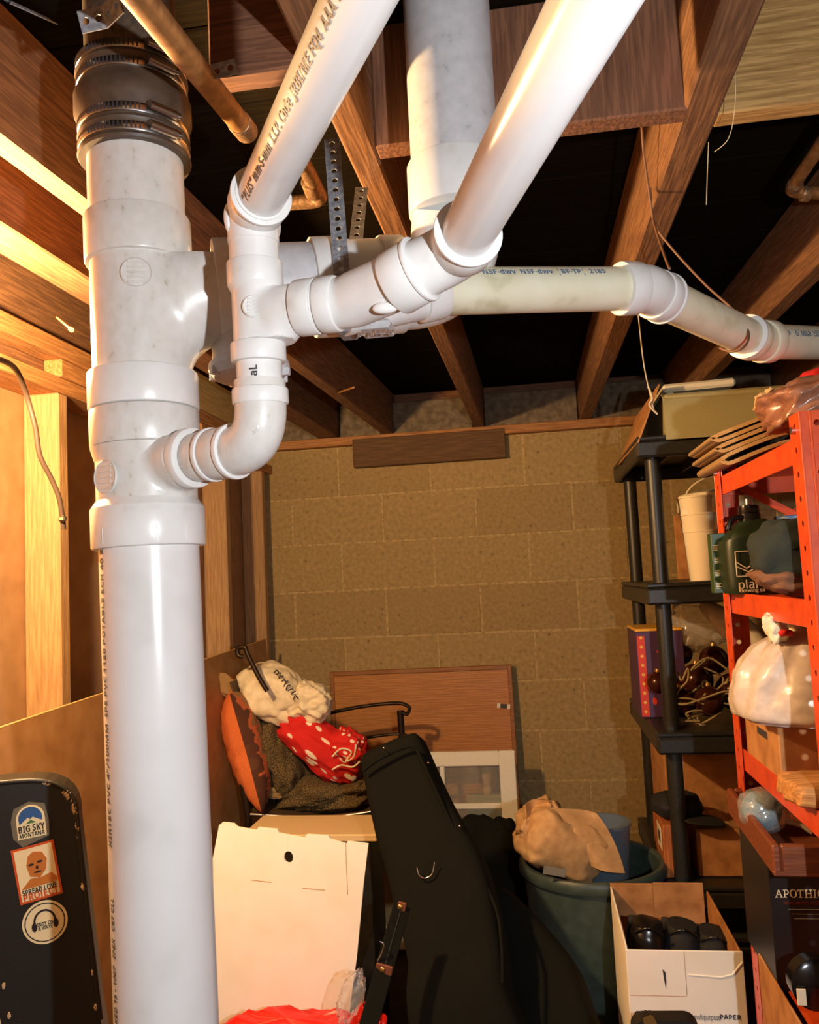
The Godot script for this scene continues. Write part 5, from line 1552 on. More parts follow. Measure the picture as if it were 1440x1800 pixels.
func build_black_shelf() -> void:
	var x0 := 0.292
	var x1 := 1.2
	var z0 := -2.2
	var z1 := -2.81
	var lev := [1.7480, 1.3619, 0.9816, 0.60, 0.22]
	var o := thing("resin_shelf", Vector3(0.75, 0, -2.5), "black resin shelving unit with round posts beside the block wall", "shelving unit")
	for i in lev.size():
		var y: float = lev[i]
		var s := cbox(o, "shelf", Vector3(x0, y - 0.012, z1), Vector3(x1, y, z0), M.black_resin, 0.004)
		for e in [[Vector3(x0, y - 0.056, z0 - 0.02), Vector3(x1, y - 0.0125, z0)], [Vector3(x0, y - 0.056, z1), Vector3(x1, y - 0.0125, z1 + 0.02)], [Vector3(x0, y - 0.056, z1 + 0.0205), Vector3(x0 + 0.02, y - 0.0125, z0 - 0.0205)], [Vector3(x1 - 0.02, y - 0.056, z1 + 0.0205), Vector3(x1, y - 0.0125, z0 - 0.0205)]]:
			cbox(s, "edge_lip", e[0], e[1], M.black_resin, 0.006)
		if i == 0:
			for k in 7: cbox(s, "rib", Vector3(x0 + 0.1 + k * 0.11, y - 0.04, z1 + 0.021), Vector3(x0 + 0.106 + k * 0.11, y - 0.0125, z0 - 0.021), M.black_resin, 0.001)
		for c in [[x0 + 0.045, z0 - 0.05], [x0 + 0.045, z1 + 0.05], [x1 - 0.045, z0 - 0.05], [x1 - 0.045, z1 + 0.05]]:
			var low: float = lev[i + 1] if i < lev.size() - 1 else 0.0
			rod(o, "post", Vector3(c[0], low + 0.0005, c[1]), Vector3(c[0], y - 0.0125, c[1]), 0.0205, M.black_resin, 24)
	# --- top: canvas box, slab
	var cb := thing("canvas_box", Vector3(0.5, lev[0], -2.4), "olive canvas storage box with open cardboard flap on the black shelf top", "storage box")
	var ty: float = Vector3(0.4043, 1.8543, -2.2000).y
	cbox(cb, "box_body", Vector3(0.37, lev[0] + 0.001, -2.66), Vector3(0.72, ty, -2.19), M.olive_canvas, 0.006)
	put(cb, "canvas_cover", sheet(func(u: float, v: float) -> Vector3: return Vector3(0.366 + 0.36 * u, ty + 0.003 - 0.022 * sin(u * PI) * (1 - v) - 0.125 * maxf(0.0, v - 0.8) / 0.2, -2.67 + 0.485 * minf(v, 0.8) / 0.8 + 0.004 * v), 14, 12, 0.003), M.olive_canvas)
	put(cb, "cardboard_flap", sheet(func(u: float, v: float) -> Vector3: return Vector3(0.362 - 0.065 * v - 0.01 * u, lev[0] + 0.135 - 0.15 * v - 0.01 * u, -2.2 - 0.40 * u), 6, 6, 0.004), M.cardboard)
	cbox(cb, "white_piping", Vector3(0.40, lev[0] + 0.0005, -2.192), Vector3(0.50, lev[0] + 0.006, -2.186), M.off_white, 0.001)
	var sl := thing("pale_lid", Vector3(0.45, ty, -2.4), "pale cream slab lid lying on the olive canvas box", "lid")
	put(sl, "lid", rbox(Vector3(0.19, 0.022, 0.2), 0.006), M.off_white, at(Vector3(0.475, ty + 0.032, -2.36), 0, 0.02))
	put(sl, "underside_batten", rbox(Vector3(0.02, 0.016, 0.18), 0.003), M.off_white, at(Vector3(0.40, ty + 0.012, -2.36)))
	# --- second shelf: foam cups, pail
	var y := lev[1] as float
	var cup := thing("foam_cup", Vector3(Vector3(0.4535, 1.3628, -2.3000).x, y + 0.0005, -2.29), "bottom cup in the stack of nested white foam cups", "foam cup", "stacked foam cups")
	put(cup, "cup", lathe([Vector2(0, 0), Vector2(0.034, 0), Vector2(0.044, 0.128), Vector2(0.046, 0.129), Vector2(0.0465, 0.134), Vector2(0.043, 0.134), Vector2(0.033, 0.004), Vector2(0, 0.004)], 36), M.styrofoam, at(cup.position))
	for k in [1, 2]:
		var c := cup.duplicate()
		c.name = numbered("foam_cup")
		add_child(c)
		c.position = cup.position + Vector3(-0.004 * k, 0.046 * k, 0)
		c.set_meta("label", ["", "middle cup in the stack of nested white foam cups", "top cup in the stack of nested white foam cups"][k])
	var pl := thing("plastic_pail", Vector3(Vector3(0.5462, 1.3901, -2.5000).x, y, -2.52), "cream plastic pail with wire handle behind the foam cups", "pail")
	put(pl, "pail", lathe([Vector2(0, 0.0005), Vector2(0.085, 0.0005), Vector2(0.1, 0.20), Vector2(0.106, 0.201), Vector2(0.106, 0.23), Vector2(0.1, 0.231), Vector2(0.098, 0.25), Vector2(0.04, 0.262), Vector2(0, 0.262)], 40), M.off_white, at(pl.position))
	tube(pl, "wire_handle", spline([pl.position + Vector3(-0.104, 0.2, 0), pl.position + Vector3(-0.07, 0.27, 0.03), pl.position + Vector3(0.0, 0.30, 0.04), pl.position + Vector3(0.07, 0.27, 0.03), pl.position + Vector3(0.104, 0.2, 0)], 6), 0.003, M.off_white, 8)
	var cd := thing("cardboard_sleeve", Vector3(0.42, y, -2.6), "flat brown cardboard sleeve standing behind the foam cups", "cardboard")
	cbox(cd, "sleeve", Vector3(Vector3(0.4462, 1.5717, -2.6200).x, y + 0.001, -2.64), Vector3(Vector3(0.4462, 1.5717, -2.6200).x + 0.3, y + 0.2, -2.63), M.cardboard, 0.002)
	# --- third shelf: printed ornament box, baubles in a net, bags
	y = lev[2]
	var ob := thing("ornament_box", Vector3(Vector3(0.3155, 1.0368, -2.5000).x, y, -2.5), "red and purple printed ornament box on the black shelf", "box")
	var bx: float = Vector3(0.2812, 1.1286, -2.4200).x
	var bt: float = Vector3(0.3176, 1.2233, -2.4200).y
	cbox(ob, "box", Vector3(bx, y + 0.0005, -2.62), Vector3(bx + 0.13, bt, -2.42), M.purple_print, 0.002)
	cbox(ob, "printed_band", Vector3(bx + 0.003, y + 0.004, -2.4205), Vector3(bx + 0.025, bt - 0.012, -2.4185), M.red_print, 0.0005)
	cbox(ob, "gold_edge", Vector3(bx, bt, -2.62), Vector3(bx + 0.13, bt + 0.008, -2.419), M.gold_dot, 0.002)
	for k in 9:
		plate(ob, "printed_dot", disc(0.0045, 12), 0.001, M.gold_dot, at(Vector3(bx + 0.014, y + 0.018 + k * (bt - y - 0.035) / 8.0, -2.418)))
	rng.seed = 13
	for k in 12:
		plate(ob, "printed_spark", disc(rng.randf_range(0.003, 0.012), 7, 0.6), 0.001, M.red_print if k % 3 else M.white_paper, at(Vector3(bx + rng.randf_range(0.04, 0.12), rng.randf_range(y + 0.03, bt - 0.03), -2.4195), 0, rng.randf() * 3.0))
	var gy := y + 0.0005
	var gi := 0
	var names := ["dark glossy bauble beside the ornament box", "brown bauble deep in the netting", "large dark bauble at the net front", "small brown bauble at the net top", "dark bauble low in the netting", "brown bauble behind the orange post", "dark bauble above the others in the net"]
	for q in [[1157,1200,2.36,0.030], [1215,1195,2.38,0.045], [1240,1225,2.32,0.04], [1200,1150,2.4,0.028], [1195,1230,2.3,0.04], [1275,1205,2.35,0.05], [1250,1160,2.4,0.04]]:
		var p: Vector3 = [Vector3(0.3258, 1.0872, -2.3600), Vector3(0.4360, 1.0867, -2.4000), Vector3(0.4403, 1.0468, -2.2800), Vector3(0.4131, 1.1523, -2.4600), Vector3(0.3694, 1.0427, -2.2900), Vector3(0.5274, 1.0557, -2.3800), Vector3(0.4896, 1.1377, -2.4200)][gi]
		p.y = maxf(p.y, y + q[3] + 0.001)
		var b := thing("bauble", p, names[gi], "bauble", "baubles on the black shelf")
		put(b, "ball", blob(Vector3.ONE * q[3] * 2, 1.0, 0.0, 1.0, 1, 28, 18), M.bauble_brown, at(p))
		rod(b, "cap", p + Vector3(0, q[3] * 0.97, 0), p + Vector3(0.002, q[3] * 0.97 + 0.008, 0), 0.008, M.brass, 14)
		gi += 1
	var nt := thing("cord_netting", Vector3(0.45, y, -2.3), "tangled pale cord netting spilling over the baubles", "netting")
	rng.seed = 77
	for k in 16:
		var pts := []
		var p := Vector3(0.4118, 1.0963, -2.2700) + Vector3(rng.randf_range(-0.05, 0.10), rng.randf_range(-0.09, 0.06), rng.randf_range(-0.02, 0.03))
		for s in 6:
			pts.append(p)
			p += Vector3(rng.randf_range(-0.045, 0.05), rng.randf_range(-0.03, 0.03), rng.randf_range(-0.015, 0.015))
			p.y = maxf(p.y, y + 0.006)
		tube(nt, "cord", spline(pts, 5), 0.0028, M.net_cord, 6)
	var cbag := thing("clear_bag", Vector3(0.4485, 1.2324, -2.4500), "clear crinkled plastic bag under the second black shelf", "plastic bag")
	put(cbag, "bag", blob(Vector3(0.15, 0.15, 0.14), 0.8, 0.12, 1.4, 61, 40, 26, 0.2), M.clear_plastic, at(Vector3(0.4608, 1.2289, -2.5000)))
	var gd := thing("white_cloth_roll", Vector3(0.5456, 1.2317, -2.4000), "white cloth roll slanting down behind the orange post", "cloth roll")
	put(gd, "roll", loft([[Vector3(0.4899, 1.2877, -2.4800), 0.02, 0.02], [Vector3(0.5181, 1.2543, -2.4400), 0.032, 0.03], [Vector3(0.5641, 1.2139, -2.4200), 0.045, 0.04], [Vector3(0.6082, 1.1668, -2.4000), 0.03, 0.03]], Vector3(0.5, 1, 0), 0.9, 24), M.white_cloth)
	# --- fourth shelf: cartons
	y = lev[3]
	var c1 := thing("brown_carton", Vector3(0.5, y, -2.6), "tall plain brown carton on the fourth black shelf", "cardboard box")
	cbox(c1, "carton", Vector3(0.34, y + 0.001, -2.75), Vector3(0.66, y + 0.30, -2.46), M.cardboard, 0.003)
	cbox(c1, "tape", Vector3(0.48, y + 0.3, -2.75), Vector3(0.53, y + 0.3015, -2.46), M.kraft_paper, 0.0005)
	var c2 := thing("wood_print_crate", Vector3(0.40, y, -2.35), "small box printed like wood planks with a white label", "box")
	var wx: float = Vector3(0.2966, 0.7385, -2.3000).x
	cbox(c2, "box_body", Vector3(wx, y + 0.001, -2.44), Vector3(wx + 0.055, y + 0.135, -2.26), M.crate_print, 0.003)
	cbox(c2, "white_label", Vector3(wx - 0.001, y + 0.06, -2.36), Vector3(wx + 0.001, y + 0.12, -2.29), M.cream_print, 0.0004)
	cbox(c2, "dark_mark", Vector3(wx - 0.0014, y + 0.075, -2.34), Vector3(wx + 0.0006, y + 0.105, -2.31), M.print_dark, 0.0004)
	var c3 := thing("peaked_hat", Vector3(0.43, y, -2.3), "black peaked hat lying on the plank-printed box", "hat")
	put(c3, "crown", blob(Vector3(0.13, 0.065, 0.13), 0.8, 0.06, 1.2, 63), M.black_matte, at(Vector3(wx + 0.05, y + 0.168, -2.33)))
	put(c3, "peak", blob(Vector3(0.12, 0.014, 0.1), 0.8, 0.05, 1.2, 64), M.black_matte, at(Vector3(wx + 0.1, y + 0.145, -2.27), 0, -0.15))
	var c4 := thing("brown_carton", Vector3(0.56, y, -2.35), "small squat brown carton beside the black cap", "cardboard box")
	cbox(c4, "carton", Vector3(wx + 0.085, y + 0.001, -2.44), Vector3(wx + 0.25, y + 0.12, -2.27), M.cardboard, 0.003)
	cbox(c4, "tape", Vector3(wx + 0.15, y + 0.12, -2.44), Vector3(wx + 0.18, y + 0.1215, -2.27), M.kraft_paper, 0.0005)
	y = lev[4]
	var c5 := thing("dark_tote", Vector3(0.6, y, -2.5), "dark plastic tote on the lowest black shelf", "storage tote")
	cbox(c5, "tub", Vector3(0.36, y + 0.001, -2.74), Vector3(0.95, y + 0.22, -2.26), M.dark_cabinet, 0.012)
	cbox(c5, "lid", Vector3(0.35, y + 0.2205, -2.75), Vector3(0.96, y + 0.245, -2.25), M.dark_cabinet, 0.008)

func angle_post(parent: Node3D, x: float, z: float, top: float, sx_: float, sz: float) -> void:
	# two perforated flanges meeting at a corner
	var w := 0.040
	var p := put(parent, "post", rbox(Vector3(0.003, top - 0.002, 0.003), 0.0008), M.orange_paint, at(Vector3(x, top / 2, z)))
	put(p, "holed_flange", holed_strip(top - 0.002, w, 0.032, 0.0042, 0.002), M.orange_paint, at(Vector3(x + sx_ * w / 2, 0.001, z)))
	put(p, "holed_flange", holed_strip(top - 0.002, w, 0.032, 0.0042, 0.002), M.orange_paint, at(Vector3(x, 0.001, z + sz * w / 2), PI / 2))
	for k in [-0.008, 0.008]:
		cbox(p, "pressed_rib", Vector3(x + sx_ * w / 2 + k - 0.002, 0.002, z - 0.002), Vector3(x + sx_ * w / 2 + k + 0.002, top - 0.002, z + 0.0025), M.orange_paint, 0.001)

func build_orange_shelf() -> void:
	var x0 := 0.351
	var x1 := 1.2
	var zn := -1.1
	var zf := -1.6
	var top := 1.5928
	var lev := [1.5457 - 0.0, 1.3473, 1.0690, 0.735, 0.12]
	lev[0] = top - 0.03
	var o := thing("orange_shelf", Vector3(0.8, 0, -1.35), "orange perforated steel shelving unit at the right edge", "shelving unit")
	angle_post(o, x0, zn, top, 1, -1)
	angle_post(o, x0, zf, top, 1, 1)
	angle_post(o, x1, zn, top, -1, -1)
	angle_post(o, x1, zf, top, -1, 1)
	for i in lev.size():
		var y: float = lev[i]
		var s := cbox(o, "shelf", Vector3(x0 + 0.005, y - 0.003, zf + 0.004), Vector3(x1 - 0.005, y, zn - 0.004), M.orange_paint, 0.001)
		for x in [x0 + 0.0045, x1 - 0.0045]:
			if i == 3 and x < 0.5: continue
			cbox(s, "side_lip", Vector3(x - 0.0015, y - 0.034, zf + 0.004), Vector3(x + 0.0015, y + (0.003 if i else 0.0), zn - 0.004), M.orange_paint, 0.0006)
		for z in [zf + 0.0045, zn - 0.0045]:
			cbox(s, "front_lip", Vector3(x0 + 0.007, y - 0.034, z - 0.0015), Vector3(x1 - 0.007, y - 0.0035, z + 0.0015), M.orange_paint, 0.0006)
	# cross braces across the back
	for sg in [0, 1]:
		var ya := top - 0.03
		var yb := top - 0.18
		bar(o, "cross_brace", Vector3(x0 + 0.01, ya if sg else yb, zf + 0.008 + sg * 0.004), Vector3(x0 + 0.25, yb if sg else ya, zf + 0.008 + sg * 0.004), 0.014, 0.003, M.orange_paint, 0.0006, Vector3.BACK)
	for z in [zn - 0.02, zf + 0.02]:
		bar(o, "gusset", Vector3(x0 + 0.004, top - 0.055, z), Vector3(x0 + 0.004, top - 0.015, z), 0.04, 0.002, M.orange_paint, 0.0005, Vector3.RIGHT)
		rod(o, "bolt", Vector3(x0 - 0.006, top - 0.022, z), Vector3(x0, top - 0.022, z), 0.005, M.steel, 8)
	# --- on top
	var y := lev[0] as float
	var fm := thing("folded_felt", Vector3(0.42, y, -1.62), "folded tan felt blanket hanging over the far end of the orange shelf", "blanket")
	var fx: float = Vector3(0.3284, 1.6052, -1.5000).x
	var sag := func(x: float, h: float) -> Vector3: return Vector3(x, y + h + 0.036 * smoothstep(fx - 0.01, fx + 0.13, x) + 0.014, 0)
	for e in [[0.0, 0.038, 0.049, 0.32], [0.006, 0.018, 0.029, 0.30], [0.014, -0.006, 0.010, 0.26]]:
		var xl: float = fx + e[0]
		var pts := []
		for k in 7: pts.append(sag.call(lerpf(xl + 0.30, xl + 0.012, k / 6.0), e[2]))
		pts.append(sag.call(xl, e[2] - 0.003))
		pts.append(sag.call(xl - 0.006, (e[1] + e[2]) * 0.5))
		pts.append(sag.call(xl, e[1] + 0.003))
		for k in 6: pts.append(sag.call(lerpf(xl + 0.012, xl + e[3] * 0.9, k / 5.0), e[1]))
		var line := spline(pts, 4)
		put(fm, "felt_layer", sheet(func(u: float, v: float) -> Vector3:
			var t := u * (line.size() - 1)
			var i := mini(int(t), line.size() - 2)
			return line[i].lerp(line[i + 1], t - i) + Vector3(0, 0, -1.47 - 0.2 * v), 60, 3, 0.0065), M.felt)
	var bb := thing("brown_plastic_bag", Vector3(0.3968, 1.6378, -1.2500), "shiny brown plastic bag on top of the orange shelf", "plastic bag")
	put(bb, "bag", blob(Vector3(0.17, 0.07, 0.16), 0.75, 0.12, 1.1, 71, 48, 30, 0.14), M.brown_plastic, at(Vector3(Vector3(0.4025, 1.6309, -1.2200).x + 0.025, Vector3(0.3870, 1.6288, -1.2200).y, -1.22), 0, 0.22))
	put(bb, "tied_corner", blob(Vector3(0.035, 0.028, 0.03), 0.8, 0.2, 1.6, 72, 24, 16, 0.2), M.kraft_paper, at(Vector3(0.3572, 1.6376, -1.2500), 0, 0.5))
	var rj := thing("red_duffel", Vector3(0.5177, 1.7102, -1.4500), "red cloth bundle at the right edge under the pipe", "cloth bundle")
	put(rj, "bundle", blob(Vector3(0.14, 0.16, 0.16), 0.7, 0.08, 1.3, 73, 40, 26, 0.1), M.red_cloth, at(Vector3(Vector3(0.5236, 1.7120, -1.4200).x, y + 0.08, -1.45)))
	# --- second tier: carton, growler, knit hat, blue jar
	y = lev[1]
	var cr := thing("beer_carton", Vector3(0.38, y, -1.52), "narrow dark green drinks carton with tan print on the orange shelf", "carton")
	var cl := Vector3(0.3185, 1.3544, -1.5200)
	var crr := Vector3(0.3444, 1.3533, -1.5200)
	var ct: float = Vector3(0.3389, 1.4573, -1.5200).y
	cbox(cr, "carton", Vector3(cl.x, y + 0.004, -1.55), Vector3(crr.x, ct, -1.52), M.carton_green, 0.001)
	for k in 4:
		var yy := y + 0.012 + k * (ct - y - 0.02) / 4.0
		for r in 4:
			cbox(cr, "printed_line", Vector3(cl.x + 0.003, yy + r * 0.0028, -1.5202), Vector3(cl.x + 0.010 + (r % 2) * 0.004, yy + r * 0.0028 + 0.0012, -1.5190), M.cream_print, 0.0002)
		plate(cr, "printed_shape", [Vector2(0, 0), Vector2(0.010, 0.004), Vector2(0.012, 0.014), Vector2(0.005, 0.010)], 0.001, M.gold_dot, at(Vector3(cl.x + 0.012, yy + 0.006, -1.5195)))
	var gw := thing("green_growler", Vector3(0.45, y, -1.5), "dark green square jug with white mountain print and black cap", "jug")
	var gc := Vector3(0.3855, 1.3522, -1.4800)
	var gx := gc.x
	var gz := -1.50
	var gt: float = Vector3(0.3801, 1.4755, -1.4500).y - y
	put(gw, "body", loft([[Vector3(gx, y + 0.003, gz), 0.052, 0.04], [Vector3(gx, y + 0.02, gz), 0.056, 0.044], [Vector3(gx, y + gt * 0.72, gz), 0.057, 0.045], [Vector3(gx - 0.002, y + gt * 0.85, gz), 0.045, 0.038], [Vector3(gx - 0.004, y + gt, gz), 0.022, 0.022]], Vector3(1, 0, 0), 0.45, 32, false), M.jug_green)
	rod(gw, "neck", Vector3(gx - 0.004, y + gt - 0.004, gz), Vector3(gx - 0.004, y + gt + 0.012, gz), 0.019, M.black_gloss, 20)
	put(gw, "cap", lathe([Vector2(0, 0), Vector2(0.017, 0), Vector2(0.018, 0.003), Vector2(0.017, 0.014), Vector2(0, 0.016)], 20), M.black_gloss, at(Vector3(gx - 0.004, y + gt + 0.012, gz)))
	tube(gw, "handle", spline([Vector3(gx - 0.012, y + gt + 0.006, gz + 0.01), Vector3(gx - 0.035, y + gt + 0.004, gz + 0.012), Vector3(gx - 0.044, y + gt - 0.014, gz + 0.012)], 5), 0.0045, M.black_gloss, 10)
	rod(gw, "cap_stud", Vector3(gx - 0.004, y + gt + 0.028, gz), Vector3(gx - 0.004, y + gt + 0.038, gz), 0.006, M.steel, 14)
	var gf := at(Vector3(gx - 0.022, y + gt * 0.42, gz + 0.0458))
	var s := 0.021
	for q in [[-s, -s, s, -s], [s, -s, s, s], [s, s, -s, s], [-s, s, -s, -s]]:
		bar(gw, "printed_line", gf * Vector3(q[0], q[1], 0), gf * Vector3(q[2], q[3], 0), 0.0016, 0.001, M.white_paper, 0.0003, Vector3.BACK)
	for q in [[-s, 0.004, -0.004, -0.008], [-0.004, -0.008, s, 0.010], [-s, -0.004, -0.002, -0.014], [-0.002, -0.014, s, -0.004]]:
		bar(gw, "printed_line", gf * Vector3(q[0], q[1], 0), gf * Vector3(q[2], q[3], 0), 0.0018, 0.001, M.white_paper, 0.0003, Vector3.BACK)
	flat_text(gw, "plar", 0.015, M.white_paper, gf * at(Vector3(-0.003, -0.035, 0)), 0.034)
	flat_text(gw, "Brewing co", 0.006, M.white_paper, gf * at(Vector3(0.002, -0.045, 0)), 0.04)
	var kh := thing("knit_hat", Vector3(0.47, y, -1.28), "grey-green knit hat with a brown band on the orange shelf", "hat")
	var kp := Vector3(0.3612, 1.3825, -1.2400)
	put(kh, "crown", blob(Vector3(0.12, 0.10, 0.11), 0.85, 0.08, 1.3, 75, 40, 26, 0.05), M.knit, at(Vector3(kp.x + 0.012, y + 0.062, -1.24), 0, -0.3))
	put(kh, "band", blob(Vector3(0.12, 0.035, 0.11), 0.8, 0.1, 1.5, 76, 40, 20, 0.08), M.knit_brown, at(Vector3(kp.x + 0.012, y + 0.022, -1.24), 0, -0.25))
	put(kh, "red_edge", blob(Vector3(0.05, 0.02, 0.03), 0.8, 0.1, 1.5, 77, 24, 14), M.red_cloth, at(Vector3(0.3707, 1.4325, -1.2400), 0, 0.3))
	var bj := thing("blue_lid_jar", Vector3(0.56, y, -1.5), "jar with bright blue lid behind the knit hat", "jar")
	var jp := Vector3(0.4445, 1.4695, -1.4600)
	put(bj, "jar", lathe([Vector2(0, 0), Vector2(0.03, 0), Vector2(0.032, 0.01), Vector2(0.032, jp.y - y - 0.012), Vector2(0.02, jp.y - y - 0.01), Vector2(0, jp.y - y - 0.01)], 28), M.white_paper, at(Vector3(jp.x + 0.012, y + 0.0005, -1.50)))
	put(bj, "lid", lathe([Vector2(0, 0), Vector2(0.033, 0), Vector2(0.034, 0.002), Vector2(0.034, 0.018), Vector2(0.032, 0.02), Vector2(0, 0.02)], 28), M.blue_plastic, at(Vector3(jp.x + 0.012, jp.y - 0.0095, -1.50)))
	# --- third tier: carton, milky bag, wood slab
	y = lev[2]
	var cb := thing("brown_carton", Vector3(0.5, y, -1.35), "brown carton under the milky plastic bag on the orange shelf", "cardboard box")
	var bl := Vector3(0.3563, 1.1084, -1.4600)
	var bt: float = Vector3(0.3512, 1.1558, -1.3400).y
	cbox(cb, "carton", Vector3(bl.x + 0.0, y + 0.001, -1.54), Vector3(bl.x + 0.24, bt, -1.34), M.cardboard, 0.002)
	cbox(cb, "hand_slot", Vector3(bl.x - 0.0005, y + 0.05, -1.46), Vector3(bl.x + 0.001, y + 0.062, -1.40), M.print_dark, 0.0004)
	var mb := thing("milky_plastic_bag", Vector3(0.52, bt, -1.34), "knotted milky plastic bag resting on the brown carton", "plastic bag")
	var bh: float = Vector3(0.3651, 1.2946, -1.3200).y - bt
	put(mb, "bag", pouch(Vector3(0.25, bh + 0.01, 0.2), 11, 81, 0.10), M.milky_bag, at(Vector3(Vector3(0.2984, 1.2217, -1.3200).x + 0.125, bt + 0.001, -1.36)))
	put(mb, "knot", blob(Vector3(0.032, 0.045, 0.03), 0.85, 0.2, 1.6, 82, 24, 16, 0.2), M.white_cloth, at(Vector3(0.3608, 1.3025, -1.3200), 0, 0.3))
	tube(mb, "red_tie", spline([Vector3(0.3632, 1.2912, -1.3200), Vector3(0.3660, 1.2959, -1.3000), Vector3(0.3784, 1.2939, -1.3100)], 4), 0.005, M.red_cloth, 10)
	var wb := thing("white_rag", Vector3(0.3802, 1.2964, -1.2500), "white rag bundle beside the knotted bag", "rag")
	put(wb, "rag", blob(Vector3(0.07, 0.05, 0.07), 0.8, 0.15, 1.5, 83, 32, 20, 0.2), M.white_cloth, at(Vector3(Vector3(0.4095, 1.2903, -1.3200).x, bt + bh + 0.005, -1.38)))
	var lg := thing("wood_slab", Vector3(0.48, y, -1.2), "rough split wood slab lying at the front of the orange shelf", "wood slab")
	var lx: float = Vector3(0.3264, 1.0774, -1.2400).x
	put(lg, "slab", blob(Vector3(0.2, 0.034, 0.10), 0.35, 0.06, 1.3, 85, 40, 16, 0.05), M.log_wood, at(Vector3(lx + 0.10, y + 0.018, -1.22)))
	# --- fourth tier: wine carton, tray, bauble in wrap
	y = lev[3]
	var wn := thing("wine_carton", Vector3(0.55, y, -1.42), "black wine carton with cream lettering", "carton")
	var wl := Vector3(0.3404, 0.8572, -1.4000)
	var wt: float = Vector3(0.3195, 0.9539, -1.2700).y
	cbox(wn, "carton", Vector3(wl.x, y + 0.001, -1.58), Vector3(wl.x + 0.22, wt, -1.40), M.wine_black, 0.0015)
	var tx := Vector3(0.3840, 0.8825, -1.4000)
	flat_text(wn, "APOTHIC", 0.0125, M.cream_print, at(Vector3(tx.x + 0.0, tx.y, -1.3995)), 0.072, false, true)
	flat_text(wn, "WINEMAKER'S BLEND", 0.0045, M.wine_red, at(Vector3(tx.x + 0.004, tx.y - 0.014, -1.3995)), 0.058)
	for k in 3:
		cbox(wn, "printed_line", Vector3(tx.x - 0.018 + k * 0.004, tx.y - 0.024 - k * 0.007, -1.4), Vector3(tx.x + 0.032, tx.y - 0.0232 - k * 0.007, -1.3992), M.grey_label, 0.0002)
	var tr := thing("wooden_tray", Vector3(0.5, wt, -1.38), "brown wooden tray tilted on top of the wine carton", "tray")
	var tf := frame_at(Vector3(Vector3(0.3198, 0.9587, -1.2700).x + 0.15, wt + 0.0055, -1.42), Vector3(1, 0.0, 0.03), Vector3(0, 1, 0))
	put(tr, "base", rbox(Vector3(0.30, 0.008, 0.32), 0.002), M.tray_wood, tf)
	for sg in [-1.0, 1.0]:
		put(tr, "side", rbox(Vector3(0.012, 0.04, 0.32), 0.003), M.tray_wood, tf * at(Vector3(sg * 0.144, 0.02, 0)))
		put(tr, "end", rbox(Vector3(0.276, 0.04, 0.012), 0.003), M.tray_wood, tf * at(Vector3(0, 0.02, sg * 0.154)))
	var bu := thing("wrapped_blue_bauble", Vector3(0.3631, 0.9818, -1.5000), "blue glass bauble in clear wrap lying in the wooden tray", "bauble")
	var bc := Vector3(0.3469, 0.9994, -1.4400)
	put(bu, "ball", blob(Vector3(0.062, 0.060, 0.062), 1.0, 0.04, 1.0, 87, 32, 22), M.bauble_blue, at(bc))
	put(bu, "clear_wrap", blob(Vector3(0.078, 0.070, 0.074), 0.95, 0.06, 1.3, 88, 40, 26, 0.05), M.clear_plastic, at(bc + Vector3(0.004, 0, 0)))
	tube(bu, "tinsel_tail", spline([bc + Vector3(0.035, -0.015, 0.01), bc + Vector3(0.055, -0.02, 0.015), bc + Vector3(0.07, -0.03, 0.02)], 4), 0.004, M.off_white, 8)
	# --- lowest: red fabric, carton, dark lid
	var lb := thing("brown_carton", Vector3(0.5, 0.12, -1.3), "open brown carton low on the orange shelf", "cardboard box")
	carton(lb, Vector3(Vector3(0.3374, 0.7537, -1.3000).x, lev[4] + 0.001, -1.5), Vector3(Vector3(0.3374, 0.7537, -1.3000).x + 0.3, 0, -1.26), Vector3(0.3338, 0.7473, -1.2600).y - lev[4], M.cardboard, M.cardboard)
	var rr := thing("red_scarf", Vector3(0.55, 0.5, -1.36), "folded red scarf in the low carton", "scarf")
	put(rr, "scarf", blob(Vector3(0.2, 0.36, 0.12), 0.6, 0.1, 1.3, 91, 40, 30, 0.10), M.red_cloth, at(Vector3(Vector3(0.3763, 0.7902, -1.3600).x + 0.06, 0.53, -1.4)))
	var dl := thing("dark_lidded_tin", Vector3(0.3596, 0.7991, -1.2800), "dark round lidded tin against the red scarf", "tin")
	var dp := Vector3(0.3643, 0.8040, -1.2700)
	turned(dl, "tin", dp, dp + Vector3(0.1, 0, 1), [Vector2(0, -0.03), Vector2(0.034, -0.03), Vector2(0.036, -0.005), Vector2(0.03, 0.0), Vector2(0, 0.004)], M.black_gloss, 32)
	cbox(dl, "paper_label", dp + Vector3(-0.032, -0.022, 0.005), dp + Vector3(-0.02, 0.0, 0.008), M.off_white, 0.0005)

